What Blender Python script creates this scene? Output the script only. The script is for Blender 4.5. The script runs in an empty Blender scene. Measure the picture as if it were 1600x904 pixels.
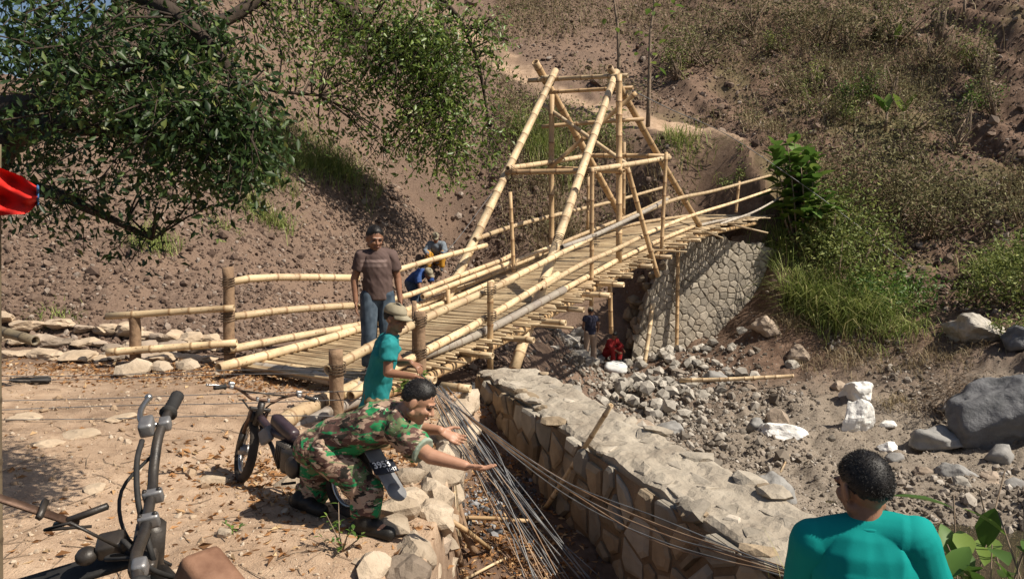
import bpy, bmesh, math, random
import numpy as np
from mathutils import Vector, Matrix, Euler
PI = math.pi
rnd = random.Random(7)
rng = np.random.default_rng(11)
sc = bpy.context.scene
COL = sc.collection

# ------------------------------------------------------------------ camera, sky, sun, exposure
F, CZ = 1180.0, 1.9
PITCH = math.atan(122 / F)
cam_d = bpy.data.cameras.new('camera')
cam_d.sensor_width = 36.0
cam_d.lens = 36.0 * F / 1600
cam_d.clip_start, cam_d.clip_end = 0.05, 600
cam = bpy.data.objects.new('camera', cam_d)
COL.objects.link(cam)
cam.location = (0, 0, CZ)
cam.rotation_euler = (PI / 2 - PITCH, 0, 0)
sc.camera = cam
SUN_EL, SUN_AZ = math.radians(50), math.radians(-20)      # azimuth from +x, negative = towards the viewer
sdir = Vector((math.cos(SUN_EL) * math.cos(SUN_AZ), math.cos(SUN_EL) * math.sin(SUN_AZ), math.sin(SUN_EL)))
wd = bpy.data.worlds.new('World')
sc.world = wd
wd.use_nodes = True
nt = wd.node_tree
sky = nt.nodes.new('ShaderNodeTexSky')
sky.sky_type = 'NISHITA'
sky.sun_disc = False
sky.sun_elevation = SUN_EL
sky.sun_rotation = math.atan2(sdir.x, sdir.y)
sky.dust_density = 2.0
bg = nt.nodes['Background']
bg.inputs['Strength'].default_value = 0.062
nt.links.new(sky.outputs[0], bg.inputs[0])
sun_d = bpy.data.lights.new('sun', 'SUN')
sun_d.energy = 5.0
sun_d.angle = math.radians(0.53)
sun_d.color = (1.0, 0.92, 0.79)
sun = bpy.data.objects.new('sun', sun_d)
COL.objects.link(sun)
sun.rotation_euler = sdir.to_track_quat('Z', 'Y').to_euler()
sun.location = (20, -8, 30)
vs = sc.view_settings
vs.view_transform = 'Standard'
vs.look = 'None'
vs.gamma = 1.0
vs.use_curve_mapping = False
vs.exposure = 0.5

# ------------------------------------------------------------------ pixel helpers (a pixel gives a direction, the distance is given)
_c, _s = math.cos(PITCH), math.sin(PITCH)
def ray(px, py):
    u, v = (px - 800) / F, (452 - py) / F
    return np.array([u, _c + v * _s, -_s + v * _c])
def at(px, py, Y):
    r = ray(px, py)
    return np.array([0, 0, CZ]) + r * (Y / r[1])
def gz(px, py, z):
    r = ray(px, py)
    return np.array([0, 0, CZ]) + r * ((z - CZ) / r[2])

# ------------------------------------------------------------------ mesh helpers
ORG = {}
def unit(v):
    v = np.asarray(v, float)
    return v / (np.linalg.norm(v) + 1e-12)
def fill(me, V, Fs):
    V = np.asarray(V, np.float32)
    if isinstance(Fs, np.ndarray):
        k = Fs.shape[1]; tot = len(Fs)
        flat = Fs.reshape(-1).astype(np.int32)
        st = (np.arange(tot) * k).astype(np.int32)
    else:
        tot = len(Fs)
        ln = np.fromiter((len(f) for f in Fs), np.int32, tot)
        flat = np.fromiter((i for f in Fs for i in f), np.int32, int(ln.sum()))
        st = np.concatenate([[0], np.cumsum(ln)[:-1]]).astype(np.int32)
    me.vertices.add(len(V)); me.vertices.foreach_set('co', V.reshape(-1))
    me.loops.add(len(flat)); me.loops.foreach_set('vertex_index', flat)
    me.polygons.add(tot); me.polygons.foreach_set('loop_start', st)
    me.update(calc_edges=True)
def mk(name, V, Fs, mat, parent=None, origin=None, smooth=True, attrs=None):
    V = np.asarray(V, float)
    if origin is None:
        lo, hi = V.min(0), V.max(0)
        origin = np.array([(lo[0] + hi[0]) / 2, (lo[1] + hi[1]) / 2, lo[2]])
    origin = np.asarray(origin, float)
    me = bpy.data.meshes.new(name)
    fill(me, V - origin, Fs)
    me.polygons.foreach_set('use_smooth', np.full(len(me.polygons), smooth))
    if attrs:
        for an, av in attrs.items():
            av = np.asarray(av, np.float32)
            if av.ndim == 1:
                a = me.attributes.new(an, 'FLOAT', 'POINT'); a.data.foreach_set('value', av)
            else:
                a = me.attributes.new(an, 'FLOAT_COLOR', 'POINT'); a.data.foreach_set('color', av.reshape(-1))
    o = bpy.data.objects.new(name, me)
    COL.objects.link(o)
    if mat is not None:
        me.materials.append(mat)
    setpar(o, parent, origin)
    return o
def setpar(o, parent, origin):
    ORG[o] = np.asarray(origin, float)
    if parent is not None:
        o.parent = parent
        o.location = ORG[o] - ORG[parent]
    else:
        o.location = ORG[o]
def thing(name, label, cat, loc, group=None):
    o = bpy.data.objects.new(name, None)
    o.empty_display_size = 0.1
    COL.objects.link(o)
    setpar(o, None, np.asarray(loc, float))
    return tag(o, label, cat, group)
def tag(o, label=None, cat=None, group=None, kind=None):
    if label: o['label'] = label
    if cat: o['category'] = cat
    if group: o['group'] = group
    if kind: o['kind'] = kind
    return o
def inst(name, src, parent, origin, rot=None, scale=None):
    o = bpy.data.objects.new(name, src.data)
    COL.objects.link(o)
    setpar(o, parent, origin)
    if rot is not None: o.rotation_euler = rot
    if scale is not None: o.scale = scale
    return o

class G:
    """collects shapes for ONE mesh"""
    def __init__(s): s.V = []; s.F = []; s.n = 0; s.A = []
    def add(s, V, Fs, a=None):
        V = np.asarray(V, float)
        s.V.append(V)
        n = s.n
        if isinstance(Fs, np.ndarray): s.F += (Fs + n).tolist()
        else: s.F += [[i + n for i in f] for f in Fs]
        s.n += len(V)
        s.A.append(np.zeros(len(V)) if a is None else np.asarray(a, float))
        return s
    def tube(s, P, R, n=8, cap=True, flat=1.0, side=None, a=None, hollow=False):
        P = np.asarray(P, float); m = len(P)
        R = np.full(m, R, float) if np.isscalar(R) else np.asarray(R, float)
        T = np.gradient(P, axis=0)
        T /= np.linalg.norm(T, axis=1)[:, None] + 1e-12
        ref = unit(side) if side is not None else (np.array([0, 0, 1.]) if abs(T[0][2]) < .9 else np.array([1., 0, 0]))
        X = ref - (T @ ref)[:, None] * T
        X /= np.linalg.norm(X, axis=1)[:, None] + 1e-9
        Y = np.cross(T, X)
        th = np.arange(n) * 2 * PI / n
        ring = (np.cos(th)[None, :, None] * X[:, None] + np.sin(th)[None, :, None] * Y[:, None] * flat) * R[:, None, None] + P[:, None]
        V = ring.reshape(-1, 3)
        Fs = []
        for i in range(m - 1):
            b = i * n
            for j in range(n):
                k = (j + 1) % n
                Fs.append([b + j, b + k, b + n + k, b + n + j])
        av = None if a is None else np.repeat(np.asarray(a, float), n)
        if cap:
            Vx = [V]; ax = [av] if av is not None else None; nn = len(V)
            for e, i0 in ((0, 0), (1, (m - 1) * n)):
                if hollow:
                    c = P[0] if e == 0 else P[-1]; t = T[0] if e == 0 else -T[-1]
                    rim = ring[0 if e == 0 else -1]
                    r2 = c + (rim - c) * .74; r3 = r2 + t * R[0] * 1.2
                    Vx += [r2, r3]; 
                    if ax is not None: ax += [np.full(n, .1), np.full(n, .9)]
                    for j in range(n):
                        k = (j + 1) % n
                        q1 = [i0 + k, i0 + j, nn + j, nn + k]; q2 = [nn + k, nn + j, nn + n + j, nn + n + k]
                        Fs += [q1, q2] if e == 0 else [q1[::-1], q2[::-1]]
                    f = [nn + n + j for j in range(n)]
                    Fs.append(f[::-1] if e == 0 else f); nn += 2 * n
                else:
                    f = [i0 + j for j in range(n)]
                    Fs.append(f[::-1] if e == 0 else f)
            V = np.vstack(Vx)
            if ax is not None: av = np.concatenate(ax)
        return s.add(V, Fs, av)
    def box(s, c, size, rot=None, bev=0.0):
        x, y, z = np.asarray(size, float) / 2
        b = min(bev, x * .9, y * .9, z * .9)
        if b <= 0:
            V = np.array([[i * x, j * y, k * z] for i in (-1, 1) for j in (-1, 1) for k in (-1, 1)])
            Fs = [[0, 1, 3, 2], [4, 6, 7, 5], [0, 4, 5, 1], [2, 3, 7, 6], [0, 2, 6, 4], [1, 5, 7, 3]]
        else:
            bm = bmesh.new(); bmesh.ops.create_cube(bm, size=1)
            for v in bm.verts: v.co = Vector((v.co.x * 2 * x, v.co.y * 2 * y, v.co.z * 2 * z))
            bmesh.ops.bevel(bm, geom=list(bm.edges), offset=b, segments=2, affect='EDGES', profile=.6)
            bm.verts.index_update()
            V = np.array([v.co[:] for v in bm.verts]); Fs = [[v.index for v in f.verts] for f in bm.faces]; bm.free()
        if rot is not None: V = V @ np.array(rot).T
        return s.add(V + np.asarray(c, float), Fs)
    def ell(s, c, r, rot=None, nu=12, nv=8):
        th = np.linspace(0, PI, nv + 1)[1:-1]; ph = np.arange(nu) * 2 * PI / nu
        V = [[0, 0, 1]] + [[math.sin(t) * math.cos(p), math.sin(t) * math.sin(p), math.cos(t)] for t in th for p in ph] + [[0, 0, -1]]
        Fs = [[0, 1 + j, 1 + (j + 1) % nu] for j in range(nu)]
        for i in range(nv - 2):
            for j in range(nu):
                a = 1 + i * nu + j; b = 1 + i * nu + (j + 1) % nu
                Fs.append([a, a + nu, b + nu, b])
        l = len(V) - 1; b0 = 1 + (nv - 2) * nu
        Fs += [[l, b0 + (j + 1) % nu, b0 + j] for j in range(nu)]
        V = np.array(V) * np.asarray(r, float)
        if rot is not None: V = V @ np.array(rot).T
        return s.add(V + np.asarray(c, float), Fs)
    def arr(s): return np.vstack(s.V)
    def build(s, name, mat, parent=None, smooth=True, origin=None, attr=None):
        return mk(name, s.arr(), s.F, mat, parent, origin, smooth, {attr: np.concatenate(s.A)} if attr else None)

def rotz(a): return np.array(Matrix.Rotation(a, 3, 'Z'))
def reul(x, y, z): return np.array(Euler((x, y, z)).to_matrix())
def basis(xa, za):
    z = unit(za); x = unit(np.asarray(xa) - np.dot(xa, z) * z); y = np.cross(z, x)
    return np.stack([x, y, z], 1)

# numpy value noise
_tab = rng.random((4096,))
def vnoise(P):
    P = np.asarray(P, float); I = np.floor(P).astype(int); f = P - I; f = f * f * (3 - 2 * f)
    def h(a, b, c): return _tab[((a * 73856093) ^ (b * 19349663) ^ (c * 83492791)) & 4095]
    x, y, z = I[:, 0], I[:, 1], I[:, 2]; fx, fy, fz = f.T
    L = lambda a, b, t: a + (b - a) * t
    return L(L(L(h(x, y, z), h(x + 1, y, z), fx), L(h(x, y + 1, z), h(x + 1, y + 1, z), fx), fy),
             L(L(h(x, y, z + 1), h(x + 1, y, z + 1), fx), L(h(x, y + 1, z + 1), h(x + 1, y + 1, z + 1), fx), fy), fz)
def fbm(P, o=4, g=.5):
    P = np.asarray(P, float); r = 0; a = 1; t = 0
    for i in range(o):
        r = r + a * (vnoise(P * 2 ** i + 17.3 * i) - .5); t += a; a *= g
    return r / t * 2
def sst(a, b, x): 
    t = np.clip((x - a) / (b - a), 0, 1); return t * t * (3 - 2 * t)

# ------------------------------------------------------------------ materials
def node_mat(name):
    m = bpy.data.materials.new(name); m.use_nodes = True
    t = m.node_tree; b = t.nodes['Principled BSDF']
    return m, t, b
def N(t, kind, **kw):
    n = t.nodes.new('ShaderNode' + kind)
    for k, v in kw.items():
        if k in n.inputs.keys() if hasattr(n.inputs, 'keys') else False: n.inputs[k].default_value = v
        else: setattr(n, k, v)
    return n
def ramp(t, stops, fac, interp='LINEAR'):
    r = t.nodes.new('ShaderNodeValToRGB'); r.color_ramp.interpolation = interp
    e = r.color_ramp.elements
    while len(e) < len(stops): e.new(.5)
    for i, (p, c) in enumerate(stops):
        e[i].position = p; e[i].color = (c[0], c[1], c[2], 1) if len(c) == 3 else c
    t.links.new(fac, r.inputs[0])
    return r
def mixc(t, fac, a, b, mode='MIX'):
    n = t.nodes.new('ShaderNodeMix'); n.data_type = 'RGBA'; n.blend_type = mode
    for sock, v in ((n.inputs[0], fac), (n.inputs[6], a), (n.inputs[7], b)):
        if hasattr(v, 'links'): t.links.new(v, sock)
        elif isinstance(v, (int, float)): sock.default_value = v
        else: sock.default_value = (v[0], v[1], v[2], 1)
    return n.outputs[2]
def noise(t, vec, scale, detail=4, rough=.55, dist=0):
    n = t.nodes.new('ShaderNodeTexNoise'); n.inputs['Scale'].default_value = scale
    n.inputs['Detail'].default_value = detail; n.inputs['Roughness'].default_value = rough
    n.inputs['Distortion'].default_value = dist
    if vec is not None: t.links.new(vec, n.inputs['Vector'])
    return n.outputs['Fac']
def pos(t, kind='Position'):
    if kind == 'Position': return t.nodes.new('ShaderNodeNewGeometry').outputs['Position']
    return t.nodes.new('ShaderNodeTexCoord').outputs[kind]
def bump(t, b, h, strength, dist=.02):
    n = t.nodes.new('ShaderNodeBump'); n.inputs['Strength'].default_value = strength; n.inputs['Distance'].default_value = dist
    t.links.new(h, n.inputs['Height']); t.links.new(n.outputs[0], b.inputs['Normal'])
def basic(name, c1, c2, scale=8, rough=.8, bmp=.4, bscale=None, metal=0, coord='Position', var=.0, spec=.3, bdist=.01, c3=None):
    m, t, b = node_mat(name)
    p = pos(t, coord)
    stops = [(.3, c1), (.7, c2)] if c3 is None else [(.28, c1), (.5, c2), (.72, c3)]
    r = ramp(t, stops, noise(t, p, scale, 6)).outputs[0]
    if var:
        oi = t.nodes.new('ShaderNodeObjectInfo')
        hs = t.nodes.new('ShaderNodeHueSaturation')
        mr = t.nodes.new('ShaderNodeMapRange'); mr.inputs[3].default_value = 1 - var; mr.inputs[4].default_value = 1 + var
        t.links.new(oi.outputs['Random'], mr.inputs[0]); t.links.new(mr.outputs[0], hs.inputs['Value']); t.links.new(r, hs.inputs['Color'])
        r = hs.outputs[0]
    t.links.new(r, b.inputs['Base Color'])
    b.inputs['Roughness'].default_value = rough; b.inputs['Metallic'].default_value = metal
    b.inputs['Specular IOR Level'].default_value = spec
    if bmp: bump(t, b, noise(t, p, bscale or scale * 4, 6, .65), bmp, bdist)
    return m
def attr(t, n, out='Fac'):
    a = t.nodes.new('ShaderNodeAttribute'); a.attribute_name = n
    return a.outputs[out]
M = {}
def bamboo_mat(name, c1, c2, dark):
    m, t, b = node_mat(name)
    p = pos(t)
    col = ramp(t, [(.25, c1), (.55, c2), (.8, [x * .72 for x in c1])], noise(t, p, 3.2, 6, .6)).outputs[0]
    oi = t.nodes.new('ShaderNodeObjectInfo'); hs = t.nodes.new('ShaderNodeHueSaturation')
    mr = t.nodes.new('ShaderNodeMapRange'); mr.inputs[3].default_value = .66; mr.inputs[4].default_value = 1.15
    t.links.new(oi.outputs['Random'], mr.inputs[0]); t.links.new(mr.outputs[0], hs.inputs['Value']); t.links.new(col, hs.inputs['Color'])
    wth = ramp(t, [(.45, (0, 0, 0)), (.68, (.75, .75, .75))], noise(t, p, 1.8, 6, .7)).outputs[0]
    hs_o = mixc(t, wth, hs.outputs[0], [c1[0] * .62, c1[1] * .60, c1[2] * .66])
    sp = ramp(t, [(.60, (0, 0, 0)), (.72, (1, 1, 1))], noise(t, p, 26, 3)).outputs[0]
    c = mixc(t, sp, hs_o, dark)
    nd = t.nodes.new('ShaderNodeMath'); nd.operation = 'MULTIPLY'; nd.inputs[1].default_value = .8
    t.links.new(attr(t, 'nd'), nd.inputs[0])
    c = mixc(t, nd.outputs[0], c, dark)
    t.links.new(c, b.inputs['Base Color']); b.inputs['Roughness'].default_value = .55
    b.inputs['Specular IOR Level'].default_value = .35
    bump(t, b, noise(t, p, 60, 4), .25, .004)
    return m
M['bamboo'] = bamboo_mat('bamboo_pale', (.52, .37, .205), (.63, .485, .30), (.20, .11, .05))
M['bamboo_tan'] = bamboo_mat('bamboo_tan', (.46, .30, .15), (.54, .37, .20), (.18, .09, .04))
M['bamboo_grey'] = bamboo_mat('bamboo_grey', (.36, .31, .25), (.45, .40, .33), (.16, .12, .09))
M['stick'] = bamboo_mat('deck_stick_bamboo', (.43, .31, .175), (.56, .435, .27), (.24, .16, .09))
M['log'] = basic('post_wood', (.10, .06, .035), (.26, .17, .105), 9, .85, .6, 30, bdist=.015, c3=(.16, .10, .06))
M['rope'] = basic('lashing_fibre', (.05, .035, .025), (.12, .08, .05), 40, .9, .3)
M['stone'] = basic('masonry_stone', (.20, .175, .14), (.36, .32, .26), 3.5, .9, .7, 22, var=.25, bdist=.02)
M['stone_brown'] = basic('masonry_stone_brown', (.17, .125, .08), (.36, .28, .19), 3.0, .9, .7, 22, var=.3, bdist=.02)
M['mortar'] = basic('mortar', (.24, .20, .155), (.40, .35, .28), 2.2, .95, .8, 16, bdist=.03)
M['mortar_dark'] = basic('earthy_mortar', (.13, .09, .055), (.25, .185, .125), 3, .95, .9, 18, bdist=.03)
M['rock_grey'] = basic('river_rock_grey', (.13, .125, .12), (.27, .26, .245), 2.5, .85, .6, 14, bdist=.03, c3=(.19, .18, .17))
M['rock_pale'] = basic('rubble_rock_pale', (.25, .225, .19), (.43, .395, .345), 5, .9, .7, 25, var=.3, bdist=.02)
M['rock_white'] = basic('white_limestone', (.60, .58, .54), (.80, .78, .74), 3, .9, .7, 14, bdist=.03)
M['rock_brown'] = basic('brown_rock', (.20, .155, .115), (.34, .27, .21), 4, .9, .7, 20, var=.3, bdist=.02)
M['rock_tan'] = basic('tan_bank_rock', (.27, .21, .15), (.45, .37, .28), 4, .92, .8, 18, var=.25, bdist=.03)
M['stone_top'] = basic('cemented_stone', (.22, .19, .15), (.40, .35, .285), 4, .95, .8, 20, var=.3, bdist=.02)
M['rock_dark'] = basic('dark_basalt', (.07, .072, .075), (.15, .15, .155), 2.2, .75, .8, 9, bdist=.05, c3=(.11, .11, .115))
# ------------------------------------------------------------------ terrain: one height function, meshes split by region
far_pts = [ # photo pixel and distance (m) of the slopes seen there
 (0,520,10.6),(150,505,11),(330,482,12),(150,400,12.6),(150,300,14.4),(0,400,12.2),(0,300,14),(0,200,16),(150,200,16.8),
 (100,140,19),(0,125,18),(180,92,21),(270,25,26),(330,150,20),(330,300,16),(330,400,13.6),(400,40,27),(450,-60,34),
 (500,485,14),(500,400,15.5),(500,300,18.5),(500,200,22.5),(500,100,28),(560,0,35),(420,470,12.6),
 (640,455,18.5),(640,380,20),(640,300,22.5),(640,200,26.5),(640,100,31.5),(640,0,37),(700,440,25.3),(780,430,24.9),(860,420,24.5),(960,425,24.6),(720,300,26.8),(790,290,26.0),(860,285,25.4),(960,290,25.8),(760,200,29),
 (740,70,36),(850,130,33.5),(960,178,31),(1060,205,29.3),(1140,245,27.4),(1190,285,26),(1150,318,25),(800,40,37.5),(850,180,31),(850,240,27.6),
 (790,470,21),(960,250,28.8),(1060,270,27.4),(1020,325,26.8),(900,0,41),(1000,100,36),(1000,0,41),(1100,150,32),
 (1200,215,29.5),(1200,100,34),(1200,0,38.5),(1290,270,27.2),(1400,300,26.5),(1400,200,29.5),(1400,100,33),(1400,0,37.5),(1400,420,24),(1500,360,24.5),
 (1600,450,21.5),(1600,300,25),(1600,150,29),(1600,0,34),(1700,300,24),(1700,100,29),(1700,500,18.5),(1300,340,25.8),(1250,400,24.8),(1235,470,23.6),
 (1150,535,22.5),(1250,520,22.3),(1400,515,21.2),(1550,525,20),(1400,600,18.3),(1300,640,17),(1550,640,16.4),(1100,600,20.3),(950,590,21.5),
 (1200,700,15),(1300,780,12.2),(1450,740,13.4),(1000,640,18),(900,540,22),(900,470,24.5),(985,480,26.6),(830,600,17.5),(1090,470,26.6),(1650,700,14.5)]
far3 = [tuple(at(*p)) for p in far_pts] + [(-14,24,3.6),(-10,27,4.2),(-8,34,7.5),(-18,20,3.2),(-22,30,3),(-12,12,1.6),(-16,9,1.2),(-10,9.6,.12),
 (12,52,18),(0,56,21),(24,48,17),(34,34,12),(-8,52,16),(24,24,3.5),(20,14,-.6),(18,8,-1.5)]
river3 = [(1.2,9.5,-1.6),(2.4,8,-2.6),(3,5,-2.9),(3.2,2,-3),(6,5,-3),(7,10.9,-3.05),(9,8,-3.05),(6,2,-3),(12,6,-2.7),(4,11,-2.9),(1,13,-1.6),(10,11.5,-2.9),(2.5,15,-2.6),(0,11.2,-.75),(-.6,13,-.7),(-1.5,15.5,-.4),
 (.5,17,-1.2),(14,3,-2.5)]
bank3 = [(-6,2,0),(-3,2,-.05),(-1,2,-.1),(-.5,2,-.12),(-6,5,0),(-3,5,-.06),(-2.1,6,-.2),(-1.2,4.6,-.11),(-.5,4.2,-.13),(-.6,6,-.22),(-1.1,7,-.3),(-.7,7.9,-.28),
 (-2.1,6.9,-.14),(-3,8,-.04),(-4.8,9.4,-.06),(-3.6,9.5,-.05),(-8,8,.05),(-1.8,8,-.16),(-1.2,9.4,-.3),(-11,6,.15),(-2.2,10.4,-.3),(0,10.8,-.75),(-.6,13,-.7),(-1.5,15.5,-.4),(-1,.5,-.05),(-6,.5,0),(2,3,-.35),(1,2.4,-.4),(2.6,2,-.4),(1,8,-.5)]
def rbf(P, lam=.03):
    P = np.array(P); n = len(P); X = P[:, :2]
    def k(r2): return .5 * r2 * np.log(r2 + 1e-9)
    A = k(((X[:, None] - X[None]) ** 2).sum(-1)) + lam * np.eye(n)
    Q = np.hstack([np.ones((n, 1)), X])
    S = np.block([[A, Q], [Q.T, np.zeros((3, 3))]])
    w = np.linalg.solve(S, np.concatenate([P[:, 2], np.zeros(3)]))
    def f(x, y):
        x = np.asarray(x, float); y = np.asarray(y, float); out = np.empty(x.size); xf, yf = x.ravel(), y.ravel()
        for i in range(0, x.size, 20000):
            a = xf[i:i + 20000]; b = yf[i:i + 20000]
            r2 = (a[:, None] - X[None, :, 0]) ** 2 + (b[:, None] - X[None, :, 1]) ** 2
            out[i:i + 20000] = k(r2) @ w[:n] + w[n] + w[n + 1] * a + w[n + 2] * b
        return out.reshape(x.shape)
    return f
ZL, ZR = rbf(far3 + bank3), rbf(far3 + river3)
WA, WB = np.array([-.40, 9.15]), np.array([1.62, 3.55])      # river wall: inner top edge, far end to near end
wdir = (WB - WA) / np.linalg.norm(WB - WA); wnor = np.array([-wdir[1], wdir[0]])   # wnor points to the river
WT = .72
AP = at(1000, 555, 23.3); an = unit((.32, -.947, 0)); au = np.array([-an[1], an[0], 0])       # far abutment face: au runs right along it
def wall_x(y): return WA[0] + (y - WA[1]) * wdir[0] / wdir[1]
def edge_x(y): return np.interp(y, [0, 2.75, 3.1, 5, 6.5, 7.6, 8.4, 9.2, 10, 11.5], [2.6, 2.6, -.52, -.5, -.52, -.5, -.42, -.25, .1, .5])
path_px = [(700,48,38),(740,72,36),(850,130,33.5),(905,155,32.2),(960,178,31),(1060,206,29.3),(1140,245,27.4),(1180,285,26),(1165,315,25.2)]
path3 = np.array([at(*p) for p in path_px])
def seg_dist(x, y, P):
    d = np.full(np.shape(x), 1e9)
    for a, b in zip(P[:-1], P[1:]):
        ab = b - a; t = np.clip(((x - a[0]) * ab[0] + (y - a[1]) * ab[1]) / (ab @ ab), 0, 1)
        d = np.minimum(d, np.hypot(x - a[0] - t * ab[0], y - a[1] - t * ab[1]))
    return d
def terrain(x, y, detail=True):
    x = np.asarray(x, float); y = np.asarray(y, float)
    zl, zr = ZL(x, y), ZR(x, y)
    ed = x - edge_x(y)
    wid = np.interp(y, [8, 10, 14, 18], [.1, 1.2, 4, 6])
    s = sst(0, 1, ed / wid)
    # trench between the bank and the river wall
    ztr = np.interp(y, [2, 5.5, 7, 8.2, 9.2, 10.5], [-.95, -.88, -.82, -.52, -.35, -.6])
    wx = wall_x(y)
    tr = sst(.15, .45, x - (wx + .1)) 
    tmask = 1 - sst(9.3, 10.6, y)
    low = ztr * (1 - tr) + zr * tr
    low = low * tmask + zr * (1 - tmask)
    z = zl * (1 - s) + low * s
    # cut in front of the far abutment wall, fill behind it
    uu_ = (x - AP[0]) * au[0] + (y - AP[1]) * au[1]; hh_ = (x - AP[0]) * an[0] + (y - AP[1]) * an[1]
    ku = sst(-1.6, -.3, uu_) * (1 - sst(4.2, 5.6, uu_))
    zb = np.interp(uu_, [-1, 0, 1.5, 2.6, 3.6, 4.6], [-2.75, -2.7, -2.5, -2.1, -1.3, -.4])
    front = ku * sst(-.75, -.45, hh_) * (1 - sst(1.2, 3.2, hh_)); z = z + (np.minimum(zb, z) - z) * front
    zt_ = np.interp(uu_, [0, 1, 4.6], [.6, 1.15, .95]); back = sst(.8, 1.3, uu_) * (1 - sst(4.2, 5.6, uu_)) * (1 - sst(-.7, -.5, hh_)) * sst(-3, -1.6, hh_)
    z = z + (zt_ - z) * back
    under = sst(-7, -5, uu_) * (1 - sst(.3, 1.1, uu_)) * (1 - sst(-.3, .2, hh_)) * sst(-6, -1.5, hh_)
    z = z + (np.minimum(z, -1.9 - .25 * hh_ * 0) - z) * under * .8
    z = z - .45 * np.exp(-((x - 7.4) / 1.5) ** 2 - ((y - 10.3) / 1.3) ** 2) * s
    dist = np.hypot(x, y)
    pd = seg_dist(x, y, path3[:, :2])
    pm = 1 - sst(.42, .9, pd * (1 + .6 * (1 - sst(26.5, 29, y))) + fbm(np.stack([x * .6, y * .6, x * 0], -1).reshape(-1, 3), 3).reshape(x.shape) * .7)
    hill = sst(11, 15, dist) 
    if detail:
        P = np.stack([x, y, z], -1).reshape(-1, 3)
        n1 = fbm(P * .35, 5, .55).reshape(x.shape); n2 = fbm(P * 1.7 + 50, 4, .6).reshape(x.shape); n3 = fbm(P * 6 + 90, 3, .6).reshape(x.shape)
        # eroded gullies on the right-hand slope run down the fall line
        right = sst(3, 9, x) * sst(22, 26, y) * (1 - pm)
        gul = np.abs(fbm(np.stack([x * .55 + y * .18, y * .10, z * .12], -1).reshape(-1, 3), 4).reshape(x.shape))
        riv = s * (1 - hill)
        amp = .045 + .05 * riv
        z = z + (1 - .6 * pm) * hill * (n1 * .55 + n2 * .22 + n3 * .07) - right * (.35 - gul) * (1.2 + .5 * sst(.42, .56, x / y)) * (1 - pm)
        z = z + (1 - hill) * (n2 * amp + n3 * amp * .5 + n1 * .05)
    return z, s, pm, hill
NU, ND = 560, 620
u = np.linspace(-1.05, 1.05, NU); dd = np.geomspace(1.0, 62, ND)
UU, DD = np.meshgrid(u, dd)
TX, TY = UU * DD, DD
TZ, TS, TPM, TH = terrain(TX, TY)
TXY = np.stack([TX, TY, TZ], -1)
def tz(x, y):
    """height of the built terrain mesh"""
    d = np.log(y / 1.0) / np.log(62) * (ND - 1); uu = (x / y + 1.05) / 2.1 * (NU - 1)
    i = int(np.clip(d, 0, ND - 2)); j = int(np.clip(uu, 0, NU - 2)); a = d - i; b = uu - j
    return (TZ[i, j] * (1 - a) * (1 - b) + TZ[i + 1, j] * a * (1 - b) + TZ[i, j + 1] * (1 - a) * b + TZ[i + 1, j + 1] * a * b)
def tzv(x, y):
    d = np.clip(np.log(y) / np.log(62) * (ND - 1), 0, ND - 1.001); uu = np.clip((x / y + 1.05) / 2.1 * (NU - 1), 0, NU - 1.001)
    i = d.astype(int); j = uu.astype(int); a = d - i; b = uu - j
    return (TZ[i, j] * (1 - a) * (1 - b) + TZ[i + 1, j] * a * (1 - b) + TZ[i, j + 1] * (1 - a) * b + TZ[i + 1, j + 1] * a * b)
# cover weights: r pale dry dirt, g grey river gravel, b brown scree, (rest) dark reddish soil, a grassy olive cover
PP = TXY.reshape(-1, 3)
nA = fbm(PP * .3 + 7, 4).reshape(TX.shape); nB = fbm(PP * 1.2 + 3, 4).reshape(TX.shape)
pale = np.clip(np.maximum(TPM, (1 - TS) * (1 - sst(9.2, 10.4, TY - .08 * TX)) * (1 - sst(-.05, .35, nA * .3 - .1))), 0, 1)
gy_, gx_ = np.gradient(TZ); ex_ = np.gradient(TX, axis=1); ey_ = np.gradient(TY, axis=0)
slope_ = np.hypot(gx_ / ex_, gy_ / ey_ )
pale = np.where(TY > 12, pale * (1 - .85 * sst(.55, 1.0, slope_ + .3 * nB)), pale)
grav = TS * (1 - sst(15.5, 20.5, TY + nA * 3)) * (1 - sst(-1.9, -.9, TZ + nB * .5))
trench = TS * (TX < wall_x(TY) + .1) * (TY < 10)
grav = np.where(trench > .5, 0, grav)
scree = (1 - pale) * sst(9, 11, TY) * (1 - sst(-2, 6, TX + nA * 2 - (TY - 14) * .25))
grassy = sst(.05, .5, nA + .25 * nB) * TH * (1 - pale) * (1 - scree) * .9
COVER = np.stack([pale, grav, scree, grassy], -1).reshape(-1, 4)
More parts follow.
